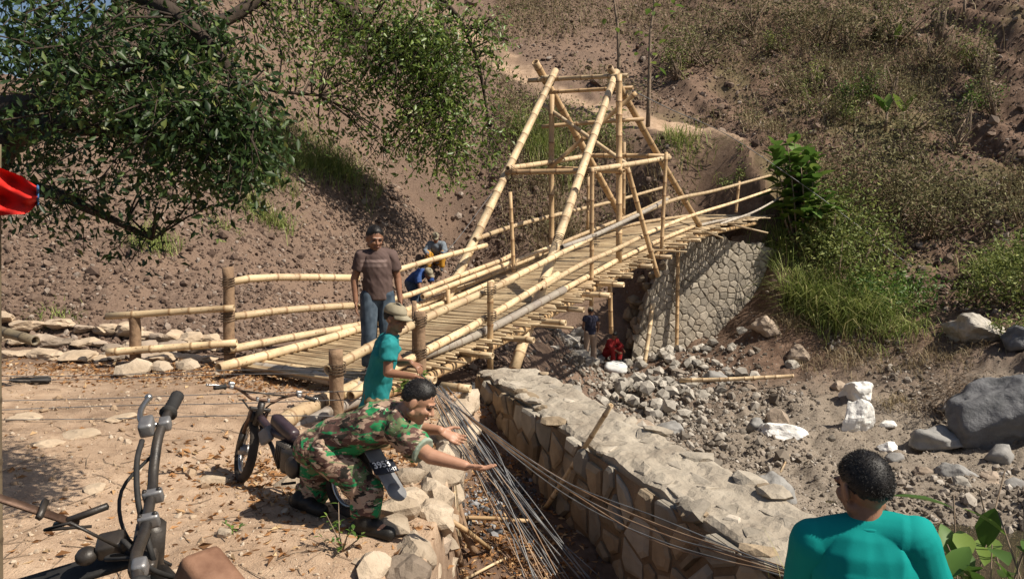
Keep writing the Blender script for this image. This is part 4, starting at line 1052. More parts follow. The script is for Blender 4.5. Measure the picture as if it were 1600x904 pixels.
# dead leaves on the bank and in the trench
def litter(cx_, cy_, rx, ry, n, lim=True):
    x = rng.normal(cx_, rx, n); y = np.maximum(rng.normal(cy_, ry, n), 2.2); return x, y
XS = []; YS = []
for a in ((-3.6,9.0,1.1,.35,1500),(-5.0,9.3,1.0,.25,800),(-2.6,8.6,.5,.3,400),(-1.5,5.6,.5,.45,520),(-1.0,6.4,.25,.5,300),(-2.1,6.0,.4,.3,350),(-.1,6.6,.3,.8,1100),(.1,5.6,.3,.6,700),(-2.5,4.2,.7,.5,90),(-3,6,1.5,1.2,160),(-1.2,4.4,.4,.4,120),(-.5,8.4,.4,.4,300)):
    x, y = litter(*a); XS.append(x); YS.append(y)
x, y = np.concatenate(XS), np.concatenate(YS); n = len(x); P = np.stack([x, y, tzv(x, y) + .008], 1); keep = (x < wall_x(y) - .1); P = P[keep]; n = len(P)
L_ = rng.uniform(.03, .085, n); D = rdir(n, 0.05, .15)
V1, F1, T1 = leaf_cloud(P, D, L_, L_ * rng.uniform(.25, .5, n), rng.random(n), .4)
tag(mk('leaf_litter', V1, F1, M['leaf_dry'], None, (0, 0, 0), False, {'tone': T1}), 'fallen orange-brown dry leaves on the bank and in the trench', 'leaves', kind='stuff')

tw_ = G()
for k in range(170):
    d_ = math.exp(rng.uniform(math.log(3.0), math.log(9.6))); x_ = rng.uniform(-.72, -.12) * d_
    if x_ > edge_x(d_) - .15: continue
    a_ = rng.uniform(0, PI); l_ = rng.uniform(.05, .22); dx, dy = math.cos(a_) * l_, math.sin(a_) * l_; P_ = [np.array([x_ + dx * q, d_ + dy * q, 0]) for q in (-1, .1, 1)]
    P_[1][:2] += rng.normal(0, .02, 2)
    for q in P_: q[2] = tz(q[0], q[1]) + .006
    tw_.tube(np.array(P_), [.003, .0028, .002], 4)
tag(tw_.build('twig_litter', M['twig'], None), 'thin dry twigs and straw scattered over the dusty bank', 'twigs', kind='stuff')
# ------------------------------------------------------------------ people
M['skin'] = basic('brown_skin', (.20, .095, .055), (.27, .135, .08), 14, .5, .1, 120, bdist=.002, spec=.4, coord='Object')
M['skin_light'] = basic('tan_skin', (.33, .17, .105), (.42, .23, .15), 14, .5, .1, 120, bdist=.002, spec=.4, coord='Object')
M['hair'] = basic('black_hair', (.006, .005, .005), (.020, .016, .014), 60, .5, .35, 160, bdist=.006, spec=.4, coord='Object')
M['eye_white'] = basic('eye', (.02, .015, .012), (.03, .02, .018), 5, .2, 0, spec=.5)
M['lip'] = basic('lip', (.13, .05, .04), (.17, .07, .055), 20, .5, 0, coord='Object')
def cloth(name, c1, c2, sc_=6, rough=.85): return basic(name, c1, c2, sc_, rough, .25, 160, bdist=.002, spec=.15, coord='Object')
M['teal'] = cloth('faded_teal_cotton', (.012, .16, .165), (.03, .25, .26))
M['teal_bright'] = cloth('bright_teal_cotton', (.0, .19, .175), (.003, .24, .22), 3)
M['jeans'] = cloth('blue_jeans', (.028, .042, .06), (.10, .13, .165), 9)
M['khaki'] = cloth('khaki_trousers', (.17, .115, .06), (.27, .19, .11), 5)
M['beige'] = cloth('beige_trousers', (.30, .21, .15), (.42, .31, .23), 5)
M['navy'] = cloth('navy_shirt', (.02, .02, .035), (.06, .06, .09), 5)
M['red_cloth'] = cloth('red_shirt', (.20, .015, .015), (.30, .03, .03), 5)
M['blue_cloth'] = cloth('blue_shirt', (.02, .05, .17), (.045, .085, .22), 5)
M['grey_cloth'] = cloth('grey_shirt', (.12, .14, .17), (.22, .25, .28), 5)
M['yellow_cloth'] = cloth('ochre_trousers', (.36, .17, .02), (.48, .25, .04), 5)
M['cap_cloth'] = cloth('faded_khaki_cap', (.20, .17, .115), (.33, .29, .21), 12)
M['shoe'] = basic('dark_shoe', (.02, .021, .024), (.07, .075, .08), 18, .6, .3, 60, coord='Object')
M['boot'] = basic('black_boot', (.006, .006, .006), (.02, .018, .016), 18, .5, .3, 60, coord='Object')
def shirt_brown():
    m, t, b = node_mat('brown_print_shirt'); p = pos(t, 'Object')
    c = ramp(t, [(.3, (.065, .042, .038)), (.7, (.125, .085, .075))], noise(t, p, 5, 5)).outputs[0]
    sx = t.nodes.new('ShaderNodeSeparateXYZ'); t.links.new(p, sx.inputs[0])
    st = ramp(t, [(0, (0, 0, 0)), (.375, (0, 0, 0)), (.385, (1, 1, 1)), (.41, (1, 1, 1)), (.415, (.2, .2, .2)), (.43, (.2, .2, .2)), (.435, (1, 1, 1)), (.455, (1, 1, 1)), (.465, (0, 0, 0))], sx.outputs['Z']).outputs[0]
    xm = ramp(t, [(.34, (0, 0, 0)), (.36, (1, 1, 1)), (.62, (1, 1, 1)), (.64, (0, 0, 0))], N(t, 'Math').outputs[0])
    ad = xm.inputs[0].links[0].from_node; ad.operation = 'ADD'; ad.inputs[1].default_value = .5; t.links.new(sx.outputs['X'], ad.inputs[0])
    mm = t.nodes.new('ShaderNodeMath'); mm.operation = 'MULTIPLY'; t.links.new(st, mm.inputs[0]); t.links.new(xm.outputs[0], mm.inputs[1])
    m3 = t.nodes.new('ShaderNodeMath'); m3.operation = 'MULTIPLY'; m3.inputs[1].default_value = .55; t.links.new(mm.outputs[0], m3.inputs[0])
    c = mixc(t, m3.outputs[0], c, (.30, .22, .20))
    t.links.new(c, b.inputs['Base Color']); b.inputs['Roughness'].default_value = .85; b.inputs['Specular IOR Level'].default_value = .15
    bump(t, b, noise(t, p, 140, 3), .2, .002); return m
M['shirt_brown'] = shirt_brown()
def camo():
    m, t, b = node_mat('camouflage_cloth'); p = pos(t, 'Object')
    mp = t.nodes.new('ShaderNodeMapping'); mp.inputs['Scale'].default_value = (1.0, 1.0, 2.2); t.links.new(p, mp.inputs[0]); q = mp.outputs[0]
    def mask(sc_, lo, off):
        mo = t.nodes.new('ShaderNodeVectorMath'); mo.operation = 'ADD'; mo.inputs[1].default_value = (off, off * 1.7, off * .6); t.links.new(q, mo.inputs[0])
        return ramp(t, [(lo, (0, 0, 0)), (lo + .025, (1, 1, 1))], noise(t, mo.outputs[0], sc_, 5, .62, .6)).outputs[0]
    c = mixc(t, mask(6.5, .48, 0), (.36, .25, .18), (.10, .055, .045))
    c = mixc(t, mask(5.5, .53, 5), c, (.02, .19, .07))
    c = mixc(t, mask(7, .56, 11), c, (.12, .16, .075))
    c = mixc(t, mask(8, .57, 19), c, (.025, .022, .018))
    c = mixc(t, mask(10, .62, 27), c, (.46, .38, .30))
    t.links.new(c, b.inputs['Base Color']); b.inputs['Roughness'].default_value = .85; b.inputs['Specular IOR Level'].default_value = .15
    bump(t, b, noise(t, p, 140, 3), .2, .002); return m
M['camo'] = camo()
M['cuff'] = cloth('pale_green_lining', (.20, .25, .19), (.32, .37, .30), 8)

def cap_seg(g, p0, p1, r0, r1, flat=1.0, side=None, ends=(1, 1), n=16):
    p0, p1 = np.asarray(p0, float), np.asarray(p1, float); t = unit(p1 - p0); P = []; R = []
    if ends[0]:
        for a in (.12, .4, .75, 1.15): P.append(p0 - t * r0 * math.cos(a)); R.append(r0 * math.sin(a))
    for s in np.linspace(0, 1, 5): P.append(p0 + (p1 - p0) * s); R.append(r0 + (r1 - r0) * s)
    if ends[1]:
        for a in (1.15, .75, .4, .12): P.append(p1 + t * r1 * math.cos(a)); R.append(r1 * math.sin(a))
    g.tube(P, R, n, True, flat, side)
def voxelize(g, name, mat, parent, vox, smooth=5, wr=0.0, wf=7.0, wdir_=None, seed=0, fac=.5):
    me = bpy.data.meshes.new('tmp'); fill(me, g.arr(), g.F); ob = bpy.data.objects.new('tmp', me); COL.objects.link(ob)
    md = ob.modifiers.new('r', 'REMESH'); md.mode = 'VOXEL'; md.voxel_size = vox
    sm = ob.modifiers.new('s', 'SMOOTH'); sm.iterations = smooth; sm.factor = fac
    dg = bpy.context.evaluated_depsgraph_get(); m2 = bpy.data.meshes.new_from_object(ob.evaluated_get(dg)); m2.name = name
    bpy.data.objects.remove(ob); bpy.data.meshes.remove(me)
    n = len(m2.vertices); V = np.empty(n * 3, np.float32); m2.vertices.foreach_get('co', V); V = V.reshape(-1, 3).astype(float)
    if wr:
        Nn = np.empty(n * 3, np.float32); m2.vertex_normals.foreach_get('vector', Nn); Nn = Nn.reshape(-1, 3)
        Q = V * wf + seed
        if wdir_ is not None: d = unit(wdir_); Q = Q - np.outer(Q @ d, d) * .72
        w = 1 - np.abs(fbm(Q, 3, .5)) * 2.2; V = V + Nn * (wr * w)[:, None]
    lo, hi = V.min(0), V.max(0); org = np.array([(lo[0] + hi[0]) / 2, (lo[1] + hi[1]) / 2, lo[2]])
    m2.vertices.foreach_set('co', (V - org).astype(np.float32).reshape(-1)); m2.update()
    m2.polygons.foreach_set('use_smooth', np.full(len(m2.polygons), True)); m2.materials.clear(); m2.materials.append(M[mat])
    o = bpy.data.objects.new(name, m2); COL.objects.link(o); setpar(o, parent, org); return o
TEMPL = dict(pelvis=(0, 0, .93), waist=(0, .01, 1.07), chest=(0, .0, 1.27), neck=(0, -.01, 1.41), head=(0, .015, 1.54), lsh=(-.165, 0, 1.345), rsh=(.165, 0, 1.345), lel=(-.235, -.02, 1.09), rel=(.235, -.02, 1.09),
    lwr=(-.25, .05, .86), rwr=(.25, .05, .86), lhip=(-.09, 0, .9), rhip=(.09, 0, .9), lkn=(-.105, .03, .48), rkn=(.105, .03, .48), lan=(-.11, 0, .085), ran=(.11, 0, .085), ltoe=(-.14, .16, .03), rtoe=(.14, .16, .03))
def stand(foot, yaw, h=1.65, **over):
    J = dict(TEMPL); J.update(over); Rm = rotz(yaw); s = h / 1.66
    return {k: np.asarray(foot) + Rm @ (np.array(v) * s) for k, v in J.items()}
def person(name, label, J, look, hair='hair', skin='skin', shirt='teal', trousers='jeans', shoe='shoe', vox=.007, S=1.0, sleeve=.62, group=None, hem=.06, headk=1.0, wr=.016, foot=None, tight=0.0, cuff=None, hat=None, curl=.25, hd_l=None, hd_r=None, up=None, boots=None, bare_head=True, pants_end=.93, wfq=8.0):
    ft = np.array(foot if foot is not None else np.minimum(J['lan'], J['ran']))
    t_ = thing(name, label, 'person', ft, group)
    sd = unit(J['rsh'] - J['lsh']); hs = unit(J['rhip'] - J['lhip']); g = G()
    A = {k: np.asarray(v, float) for k, v in J.items()}
    # body: one continuous surface
    cap_seg(g, A['pelvis'], A['waist'], .125 * S, .115 * S, .72, sd); cap_seg(g, A['waist'], A['chest'], .115 * S, .14 * S, .68, sd); cap_seg(g, A['chest'], A['neck'], .135 * S, .06 * S, .75, sd)
    for p in 'lr': cap_seg(g, A['neck'] - (A['neck'] - A['chest']) * .12, A[p + 'sh'], .05 * S, .052 * S)
    cap_seg(g, A['neck'], A['head'] - (A['head'] - A['neck']) * .25, .056 * S, .052 * S)
    f = unit(look); upv = unit(up if up is not None else (A['head'] - A['neck'])); s_ = unit(np.cross(f, upv)); upv = np.cross(s_, f); H = A['head']; k = headk * S
    B = np.stack([s_, f, upv], 1)
    def hp(x, y, z): return H + B @ (np.array([x, y, z]) * k)
    g.ell(hp(0, -.012, .025), np.array([.074, .093, .092]) * k, B, 18, 12); g.ell(hp(0, .02, -.03), np.array([.062, .07, .085]) * k, B, 16, 10)
    cap_seg(g, hp(0, .045, -.085), hp(0, .058, -.09), .03 * k, .026 * k); cap_seg(g, hp(-.045, .0, -.06), hp(.045, .0, -.06), .028 * k, .028 * k)
    cap_seg(g, hp(0, .088, .005), hp(0, .104, -.024), .009 * k, .014 * k); cap_seg(g, hp(-.014, .093, -.03), hp(.014, .093, -.03), .009 * k, .009 * k)
    cap_seg(g, hp(-.04, .078, .022), hp(.04, .078, .022), .013 * k, .013 * k); cap_seg(g, hp(-.018, .084, -.058), hp(.018, .084, -.058), .011 * k, .011 * k)
    for e in (-1, 1): g.ell(hp(e * .078, -.008, -.008), np.array([.009, .022, .034]) * k, B @ reul(0, 0, e * .35), 10, 8); cap_seg(g, hp(e * .034, .07, -.02), hp(e * .04, .06, -.03), .022 * k, .02 * k)
    for p, hdv in (('l', hd_l), ('r', hd_r)):
        cap_seg(g, A[p + 'sh'], A[p + 'el'], .05 * S, .041 * S); cap_seg(g, A[p + 'el'], A[p + 'wr'], .042 * S, .027 * S)
        cap_seg(g, A[p + 'hip'], A[p + 'kn'], .08 * S, .055 * S); cap_seg(g, A[p + 'kn'], A[p + 'an'], .055 * S, .038 * S); cap_seg(g, A[p + 'an'] - [0, 0, .02], A[p + 'toe'], .042 * S, .032 * S)
        # hand: palm, four fingers, thumb
        fd = unit(A[p + 'wr'] - A[p + 'el']); e = -1 if p == 'l' else 1
        if hdv is not None: fd = unit(hdv[0]); pn = unit(hdv[1])
        else: pn = unit(-sd * e + .2 * f)
        pn = unit(pn - fd * (pn @ fd)); sw = np.cross(fd, pn) * 1.0          # across the palm
        W_ = A[p + 'wr']; cap_seg(g, W_, W_ + fd * .075 * S, .027 * S, .036 * S, .45, sw)
        thumb_sign = -1 if (np.cross(fd, pn) @ (f + np.array([0, 0, .3]))) < 0 else 1
        for q, (off, ln) in enumerate(((-.030, .068), (-.010, .08), (.010, .075), (.029, .058))):
            off = -off * thumb_sign
            b0_ = W_ + (fd * .078 + sw * off) * S; m_ = b0_ + (unit(fd + pn * curl * .6 + sw * off * 3) * ln * .5) * S; e_ = m_ + (unit(fd + pn * curl * 2.2 + sw * off * 3) * ln * .55) * S
            cap_seg(g, b0_, m_, .0095 * S, .0088 * S, n=10); cap_seg(g, m_, e_, .0088 * S, .0078 * S, n=10)
        b0_ = W_ + (fd * .025 + sw * thumb_sign * .024) * S; m_ = b0_ + unit(fd * .75 + sw * thumb_sign * .8 + pn * .2) * .045 * S; e_ = m_ + unit(fd * 1.0 + sw * thumb_sign * .35 + pn * .3) * .036 * S
        cap_seg(g, b0_, m_, .013 * S, .0105 * S, n=10); cap_seg(g, m_, e_, .0105 * S, .009 * S, n=10)
    voxelize(g, 'body', skin, t_, vox * .8, 4)
    if bare_head:
        for e in (-1, 1):
            q = G(); q.ell(hp(e * .033, .083, .005), np.array([.012, .006, .006]) * k, B, 8, 6); q.build('eye', M['eye_white'], t_)
            q = G(); cap_seg(q, hp(e * .018, .092, .026), hp(e * .05, .082, .028), .005 * k, .004 * k, n=6); q.build('eyebrow', M['hair'], t_)
        q = G(); cap_seg(q, hp(-.022, .0905, -.058), hp(.022, .0905, -.058), .006 * k, .006 * k, n=8); q.build('mouth', M['lip'], t_)
    # hair
    D, Fi = ico(4); D = D / np.linalg.norm(D, axis=1)[:, None]; sx, fy, uz = D.T
    line = np.interp(fy, [-1, -.5, 0, .45, .75, 1], [-.62, -.5, -.05, .18, .52, .6]); line = line + .14 * fbm(D * 7 + 1, 3); mk_ = sst(-.05, .07, uz - line)
    nz = fbm(D * 9 + 3, 3); rad = .93 + mk_ * (.10 + .02 * nz + .012 * fbm(D * 30, 2))
    V = D * rad[:, None] * np.array([.078, .097, .098]); V = (V + [0, -.012, .027]) * k
    Vh, Fh = H + V @ B.T, Fi
    if vox < .01:                     # short strands break up the outline
        ns_ = 5200; tri = Fi[rng.integers(0, len(Fi), ns_ * 3)]; tri = tri[mk_[tri].min(1) > .6][:ns_]; ns_ = len(tri); w3 = rng.dirichlet((1, 1, 1), ns_)
        c0 = (Vh[tri] * w3[:, :, None]).sum(1); nn_ = c0 - (H + B @ (np.array([0, -.012, .01]) * k)); nn_ /= np.linalg.norm(nn_, axis=1)[:, None]
        dn = -upv * .55 - f * .35 * np.sign(nn_ @ f)[:, None] * 0 + rng.normal(size=(ns_, 3)) * .35; dn = dn - nn_ * (dn * nn_).sum(1)[:, None]; dn = dn + nn_ * .2; dn /= np.linalg.norm(dn, axis=1)[:, None]
        sdw = np.cross(dn, rng.normal(size=(ns_, 3))); sdw /= np.linalg.norm(sdw, axis=1)[:, None]; ln_ = rng.uniform(.007, .014, ns_)[:, None] * k
        tv = np.stack([c0 - nn_ * .004 + sdw * .0011, c0 - nn_ * .004 - sdw * .0011, c0 + dn * ln_], 1).reshape(-1, 3)
        Fh = np.vstack([Fi, np.arange(ns_ * 3).reshape(-1, 3) + len(Vh)]); Vh = np.vstack([Vh, tv])
    mk('hair', Vh, Fh, M[hair], t_)
    # shirt
    g = G(); a = .016 * S - tight; hemv = unit(A['pelvis'] - A['waist'])
    cap_seg(g, A['pelvis'] + hemv * hem, A['waist'], (.14 * S + a), .135 * S + a, .74, sd, (0, 1)); cap_seg(g, A['waist'], A['chest'], .133 * S + a, .150 * S + a, .72, sd)
    cap_seg(g, A['chest'], A['neck'] - unit(A['neck'] - A['chest']) * .02, .14 * S + a, .068 * S, .8, sd, (1, 0)); 
    for p in 'lr': cap_seg(g, A['neck'] - (A['neck'] - A['chest']) * .22, A[p + 'sh'], .060 * S, .056 * S + a * .6); cap_seg(g, A['chest'], A[p + 'sh'], .09 * S, .055 * S + a * .5, .8, None)
    for p in 'lr':
        e = A[p + 'sh'] + (A[p + 'el'] - A[p + 'sh']) * min(sleeve, 1); cap_seg(g, A[p + 'sh'], e, .062 * S + a * .5, .060 * S + a * .7, ends=(1, 0 if sleeve <= 1 else 1))
        if sleeve > 1: cap_seg(g, A[p + 'el'], A[p + 'el'] + (A[p + 'wr'] - A[p + 'el']) * (sleeve - 1), .06 * S + a * .6, .048 * S + a * .5, ends=(1, 0))
    voxelize(g, 'shirt', shirt, t_, vox, 5, wr, wfq, unit(A['chest'] - A['pelvis']) + .8 * sd, 21.0)
    if vox < .01:
        nk = A['neck'] + (A['head'] - A['neck']) * .02; ax_ = unit(A['head'] - A['neck']); e1 = unit(sd - ax_ * (sd @ ax_)); e2 = np.cross(ax_, e1); th = np.linspace(0, 2 * PI, 25)
        q = G(); q.tube(np.array([nk + (e1 * math.cos(a_) * .072 + e2 * math.sin(a_) * .064) * S - ax_ * .012 * (1 - math.sin(a_) * (1 if e2 @ f > 0 else -1)) for a_ in th]), .009 * S, 8, cap=False); q.build('collar', M[shirt], t_)
    if cuff:
        for p in 'lr':
            q = G(); b_ = A[p + 'sh'] + (A[p + 'el'] - A[p + 'sh']) * (sleeve - .12); e = A[p + 'sh'] + (A[p + 'el'] - A[p + 'sh']) * (sleeve + .10)
            cap_seg(q, b_, e, .072 * S, .074 * S, ends=(0, 0)); voxelize(q, 'cuff', cuff, t_, vox, 3, .003, 12)
    # trousers and shoes
    g = G(); cap_seg(g, A['pelvis'] - unit(A['waist'] - A['pelvis']) * .02, A['pelvis'] + (A['waist'] - A['pelvis']) * .6, .135 * S, .125 * S, .78, sd)
    cap_seg(g, A['lhip'], A['rhip'], .085 * S, .085 * S)
    for p in 'lr':
        cap_seg(g, A[p + 'hip'], A[p + 'kn'], .095 * S, .074 * S); e = A[p + 'kn'] + (A[p + 'an'] - A[p + 'kn']) * pants_end; cap_seg(g, A[p + 'kn'], e, .074 * S, .066 * S, ends=(1, 0))
    voxelize(g, 'trousers', trousers, t_, vox, 5, wr * 1.1, 8.0, (0, 0, 1), 5)
    for p in 'lr':
        q = G(); an_, to = A[p + 'an'], A[p + 'toe']; hl = an_ - unit((to - an_) * [1, 1, 0]) * .045 * S; hl = np.array([hl[0], hl[1], to[2] + .01])
        cap_seg(q, hl, to, .042 * S, .04 * S); cap_seg(q, an_ - [0, 0, .03], (an_ + to) / 2, .045 * S, .04 * S)
        if boots: cap_seg(q, an_ - [0, 0, .02], an_ + (A[p + 'kn'] - an_) * .45, .056 * S, .062 * S)
        voxelize(q, 'boot' if boots else 'shoe', shoe, t_, vox, 4)
    if hat: hat(t_, hp, B, k)
    return t_
def peaked_cap(mat):
    def f(t_, hp, B, k):
        D, Fi = ico(3); D = D / np.linalg.norm(D, axis=1)[:, None]; keepv = D[:, 2]
        V = D * np.array([.088, .108, .095]); V[:, 2] = np.where(keepv < 0, V[:, 2] * .05, V[:, 2]); V[:, 2] = np.minimum(V[:, 2], .078 + .012 * fbm(D * 3, 2)); V += [0, -.012, .045]
        c = mk('cap', np.array([hp(*v) for v in V]), Fi, M[mat], t_)
        q = G(); n = 12; top = []; 
        for i in range(n + 1):
            a = PI * (.08 + .84 * i / n); top.append((math.cos(a) * .08, math.sin(a) * .085 + .0, .05)); 
        outr = [(x * 1.02, y + .075 * math.sin(PI * (.08 + .84 * i / n)), .03 - .012 * abs(x) / .08) for i, (x, y, z) in enumerate(top)]
        V = [hp(*v) for v in top] + [hp(*v) for v in outr] + [hp(v[0], v[1], v[2] - .008) for v in top] + [hp(v[0], v[1], v[2] - .008) for v in outr]
        m = n + 1; Fs = []
        for i in range(n): Fs += [[i, i + m, i + m + 1, i + 1], [2 * m + i + 1, 3 * m + i + 1, 3 * m + i, 2 * m + i], [m + i, 3 * m + i, 3 * m + i + 1, m + i + 1]]
        mk('brim', V, Fs, M[mat], c)
    return f
# man on the bridge
fz = deck(1.0, .32)[2] + .02; ft = at(592, 590, 8.35); ft[2] = fz
Jm = stand(ft, PI + .30, 1.63, head=(.02, .03, 1.545), lwr=(-.25, .05, .84), rwr=(.245, .02, .84), rel=(.25, -.03, 1.09))
person('person', 'standing man in brown printed t-shirt and jeans on the bamboo deck', Jm, unit((.42, -.85, -.28)), shirt='shirt_brown', trousers='jeans', vox=.008, foot=ft, headk=1.10, up=(0.02, .05, 1), S=1.03)
# man with cap pulling the rods
Jc = dict(pelvis=at(585,625,6.95), waist=at(592,592,6.93), chest=at(602,552,6.9), neck=at(612,523,6.88), head=at(618,497,6.86), rsh=at(608,540,6.72), lsh=at(603,534,7.08), rel=at(606,582,6.66), rwr=at(648,588,6.62), lel=at(625,566,7.12), lwr=at(642,566,6.95),
          rhip=at(588,632,6.86), lhip=at(583,630,7.05), rkn=at(597,690,6.8), lkn=at(588,688,7.1), ran=at(590,748,6.88), lan=at(575,742,7.1), rtoe=at(616,758,6.82), ltoe=at(602,752,7.05))
for k_ in ('ran', 'lan', 'rtoe', 'ltoe'): Jc[k_][2] = tz(Jc[k_][0], Jc[k_][1]) + (.10 if k_[1:] == 'an' else .045)
fo = at(590, 752, 6.95)
person('person', 'man in khaki cap and ragged teal t-shirt pulling steel rods beside the bridge', Jc, unit((.92, -.42, -.22)), shirt='teal', trousers='khaki', vox=.007, hem=.13, sleeve=.55, hat=peaked_cap('cap_cloth'), headk=1.05, foot=fo, wr=.02, hd_r=((.95, -.1, -.2), (0, -.2, -1)), hd_l=((.8, -.4, -.4), (0, .2, -1)), curl=.8, up=(.05, 0, 1), S=1.02)
# man in camouflage bending over the trench
Js = dict(pelvis=at(502,694,4.80), waist=at(540,680,4.76), chest=at(590,662,4.7), neck=at(628,645,4.66), head=at(654,627,4.62), rsh=at(622,674,4.5), lsh=at(626,648,4.86), rel=at(672,712,4.36), rwr=at(727,727,4.32), lel=at(650,668,4.98), lwr=at(688,672,4.86),
          rhip=at(512,708,4.68), lhip=at(500,700,4.94), rkn=at(574,768,4.58), lkn=at(492,768,4.98), ran=at(570,838,4.52), lan=at(470,822,4.92), rtoe=at(608,850,4.46), ltoe=at(504,834,4.80))
for k_ in ('ran', 'lan', 'rtoe', 'ltoe'): Js[k_][2] = max(Js[k_][2], tz(Js[k_][0], Js[k_][1]) + (.10 if k_[1:] == 'an' else .045))
person('person', 'man in camouflage fatigues bending forward and reaching out over the steel rods', Js, unit((.80, -.18, -.45)), skin='skin_light', shirt='camo', trousers='camo', shoe='boot', vox=.006, sleeve=.70, headk=.98, foot=at(520, 842, 4.65), cuff='cuff', boots=True, wr=.02, hem=.05,
       hd_r=((.95, -.05, -.12), (.1, .2, 1)), hd_l=((.85, -.1, -.45), (.2, -.6, .8)), curl=.22, up=(.28, .05, 1), S=1.13, pants_end=.88)
# man in the foreground seen from behind
gzf = at(1350, 1200, 2.4); fy_ = 2.42; fx_ = 1.12; fzz = tz(fx_, fy_)
Jf = dict(pelvis=at(1350,1075,2.42), waist=at(1350,995,2.42), chest=at(1350,890,2.44), neck=at(1352,812,2.46), head=at(1350,762,2.48), lsh=at(1272,846,2.50), rsh=at(1431,848,2.40), lel=at(1252,962,2.62), rel=at(1456,966,2.45), lwr=at(1290,1040,2.85), rwr=at(1440,1050,2.7),
          lhip=at(1310,1085,2.45), rhip=at(1392,1085,2.42), lkn=np.array([fx_ - .22, 2.72, fzz + .42]), rkn=np.array([fx_ + .26, 2.70, fzz + .42]), lan=np.array([fx_ - .2, 2.5, fzz + .08]), ran=np.array([fx_ + .22, 2.48, fzz + .08]), ltoe=np.array([fx_ - .22, 2.68, fzz + .03]), rtoe=np.array([fx_ + .26, 2.66, fzz + .03]))
person('person', 'dark-haired man in bright teal t-shirt seen from behind above the river', Jf, unit((-.24, .95, -.2)), skin='skin', shirt='teal_bright', trousers='khaki', vox=.006, sleeve=1.05, headk=1.0, foot=np.array([fx_, 2.5, fzz]), wr=.022, wfq=5.0, up=(-.03, .04, 1), S=1.0, tight=0.0)
# workers further off
ft = at(922, 588, 21.6); ft[2] = tz(ft[0], ft[1])
person('person', 'worker in dark vest and beige trousers standing in front of the abutment', stand(ft, .1, 1.62, lwr=(-.16, .2, .98), lel=(-.23, .0, 1.08), rwr=(.22, .12, .9)), unit((-.1, .9, -.3)), shirt='navy', trousers='beige', vox=.016, sleeve=.35, foot=ft, hat=peaked_cap('cap_cloth'), bare_head=False)
def sitting(ft, yaw, **kw): return stand(ft, yaw, 1.6, pelvis=(0, -.25, .28), waist=(0, -.2, .42), chest=(0, -.08, .62), neck=(0, 0, .76), head=(0, .05, .9), lsh=(-.18, -.02, .72), rsh=(.18, -.02, .72), lel=(-.26, .12, .52), rel=(.26, .12, .52), lwr=(-.16, .3, .42), rwr=(.16, .3, .42),
    lhip=(-.1, -.22, .28), rhip=(.1, -.22, .28), lkn=(-.2, .15, .48), rkn=(.2, .15, .48), lan=(-.17, .12, .08), ran=(.17, .12, .08), ltoe=(-.2, .28, .03), rtoe=(.2, .28, .03), **kw)
def bending(ft, yaw): return stand(ft, yaw, 1.6, pelvis=(0, -.18, .82), waist=(0, -.08, .92), chest=(0, .12, 1.02), neck=(0, .26, 1.05), head=(0, .37, 1.04), lsh=(-.18, .2, 1.0), rsh=(.18, .2, 1.0), lel=(-.2, .3, .74), rel=(.2, .3, .74), lwr=(-.12, .42, .52), rwr=(.12, .42, .52), lhip=(-.09, -.16, .8), rhip=(.09, -.16, .8))
ft = at(682, 432, 19.6); ft[2] = tz(ft[0], ft[1])
person('person', 'worker in grey shirt and ochre trousers squatting on the earth behind the bridge', sitting(ft, PI - .1), unit((.1, -.8, -.5)), shirt='grey_cloth', trousers='yellow_cloth', vox=.016, foot=ft, hat=peaked_cap('cap_cloth'), sleeve=1.6, bare_head=False)
ft = at(652, 486, 16.5); ft[2] = tz(ft[0], ft[1])
person('person', 'worker in blue shirt bending down behind the bamboo rails', bending(ft, PI + .9), unit((.7, -.4, -.6)), shirt='blue_cloth', trousers='jeans', vox=.014, foot=ft, hat=peaked_cap('cap_cloth'), bare_head=False)
ft = at(958, 535, 23.2); ft[2] = tz(ft[0], ft[1])
person('person', 'worker in red shirt squatting in the shade under the bridge', sitting(ft, PI + .8), unit((-.5, -.7, -.4)), shirt='red_cloth', trousers='red_cloth', vox=.016, foot=ft, sleeve=1.5, bare_head=False)
M['rock_dusty'] = basic('dust_covered_rock', (.34, .26, .18), (.50, .39, .28), 5, .95, .6, 22, bdist=.02)
M['pole_dark'] = bamboo_mat('weathered_bamboo', (.13, .10, .065), (.20, .16, .10), (.06, .045, .03))
# ------------------------------------------------------------------ motorbikes
M['black_metal'] = basic('black_painted_steel', (.012, .011, .011), (.06, .048, .038), 9, .42, .2, 60, metal=.2, coord='Object', spec=.5)
M['rust_metal'] = basic('rusty_steel', (.07, .04, .028), (.16, .10, .07), 20, .55, .3, 70, metal=.5, coord='Object')
M['chrome'] = basic('worn_chrome', (.35, .34, .33), (.55, .54, .52), 14, .28, .1, 60, metal=.9, coord='Object')
M['alu'] = basic('grey_aluminium', (.22, .21, .21), (.36, .35, .34), 18, .45, .2, 60, metal=.7, coord='Object')
M['rubber'] = basic('black_rubber', (.012, .012, .012), (.035, .032, .03), 12, .7, .3, 70, coord='Object')
M['tyre'] = basic('dusty_tyre', (.018, .016, .015), (.07, .055, .042), 7, .85, .5, 50, coord='Object')
M['plum'] = basic('dusty_plum_paint', (.025, .016, .020), (.055, .036, .042), 9, .35, .1, 50, coord='Object', spec=.5)
M['brown_vinyl'] = basic('worn_brown_vinyl', (.10, .045, .026), (.22, .12, .075), 7, .5, .3, 40, coord='Object', c3=(.14, .07, .04))
M['grey_plastic'] = basic('grey_plastic', (.13, .13, .135), (.22, .22, .225), 9, .55, .15, 50, coord='Object')
M['plate_black'] = basic('plate_black', (.008, .010, .016), (.014, .016, .024), 9, .4, 0, coord='Object')
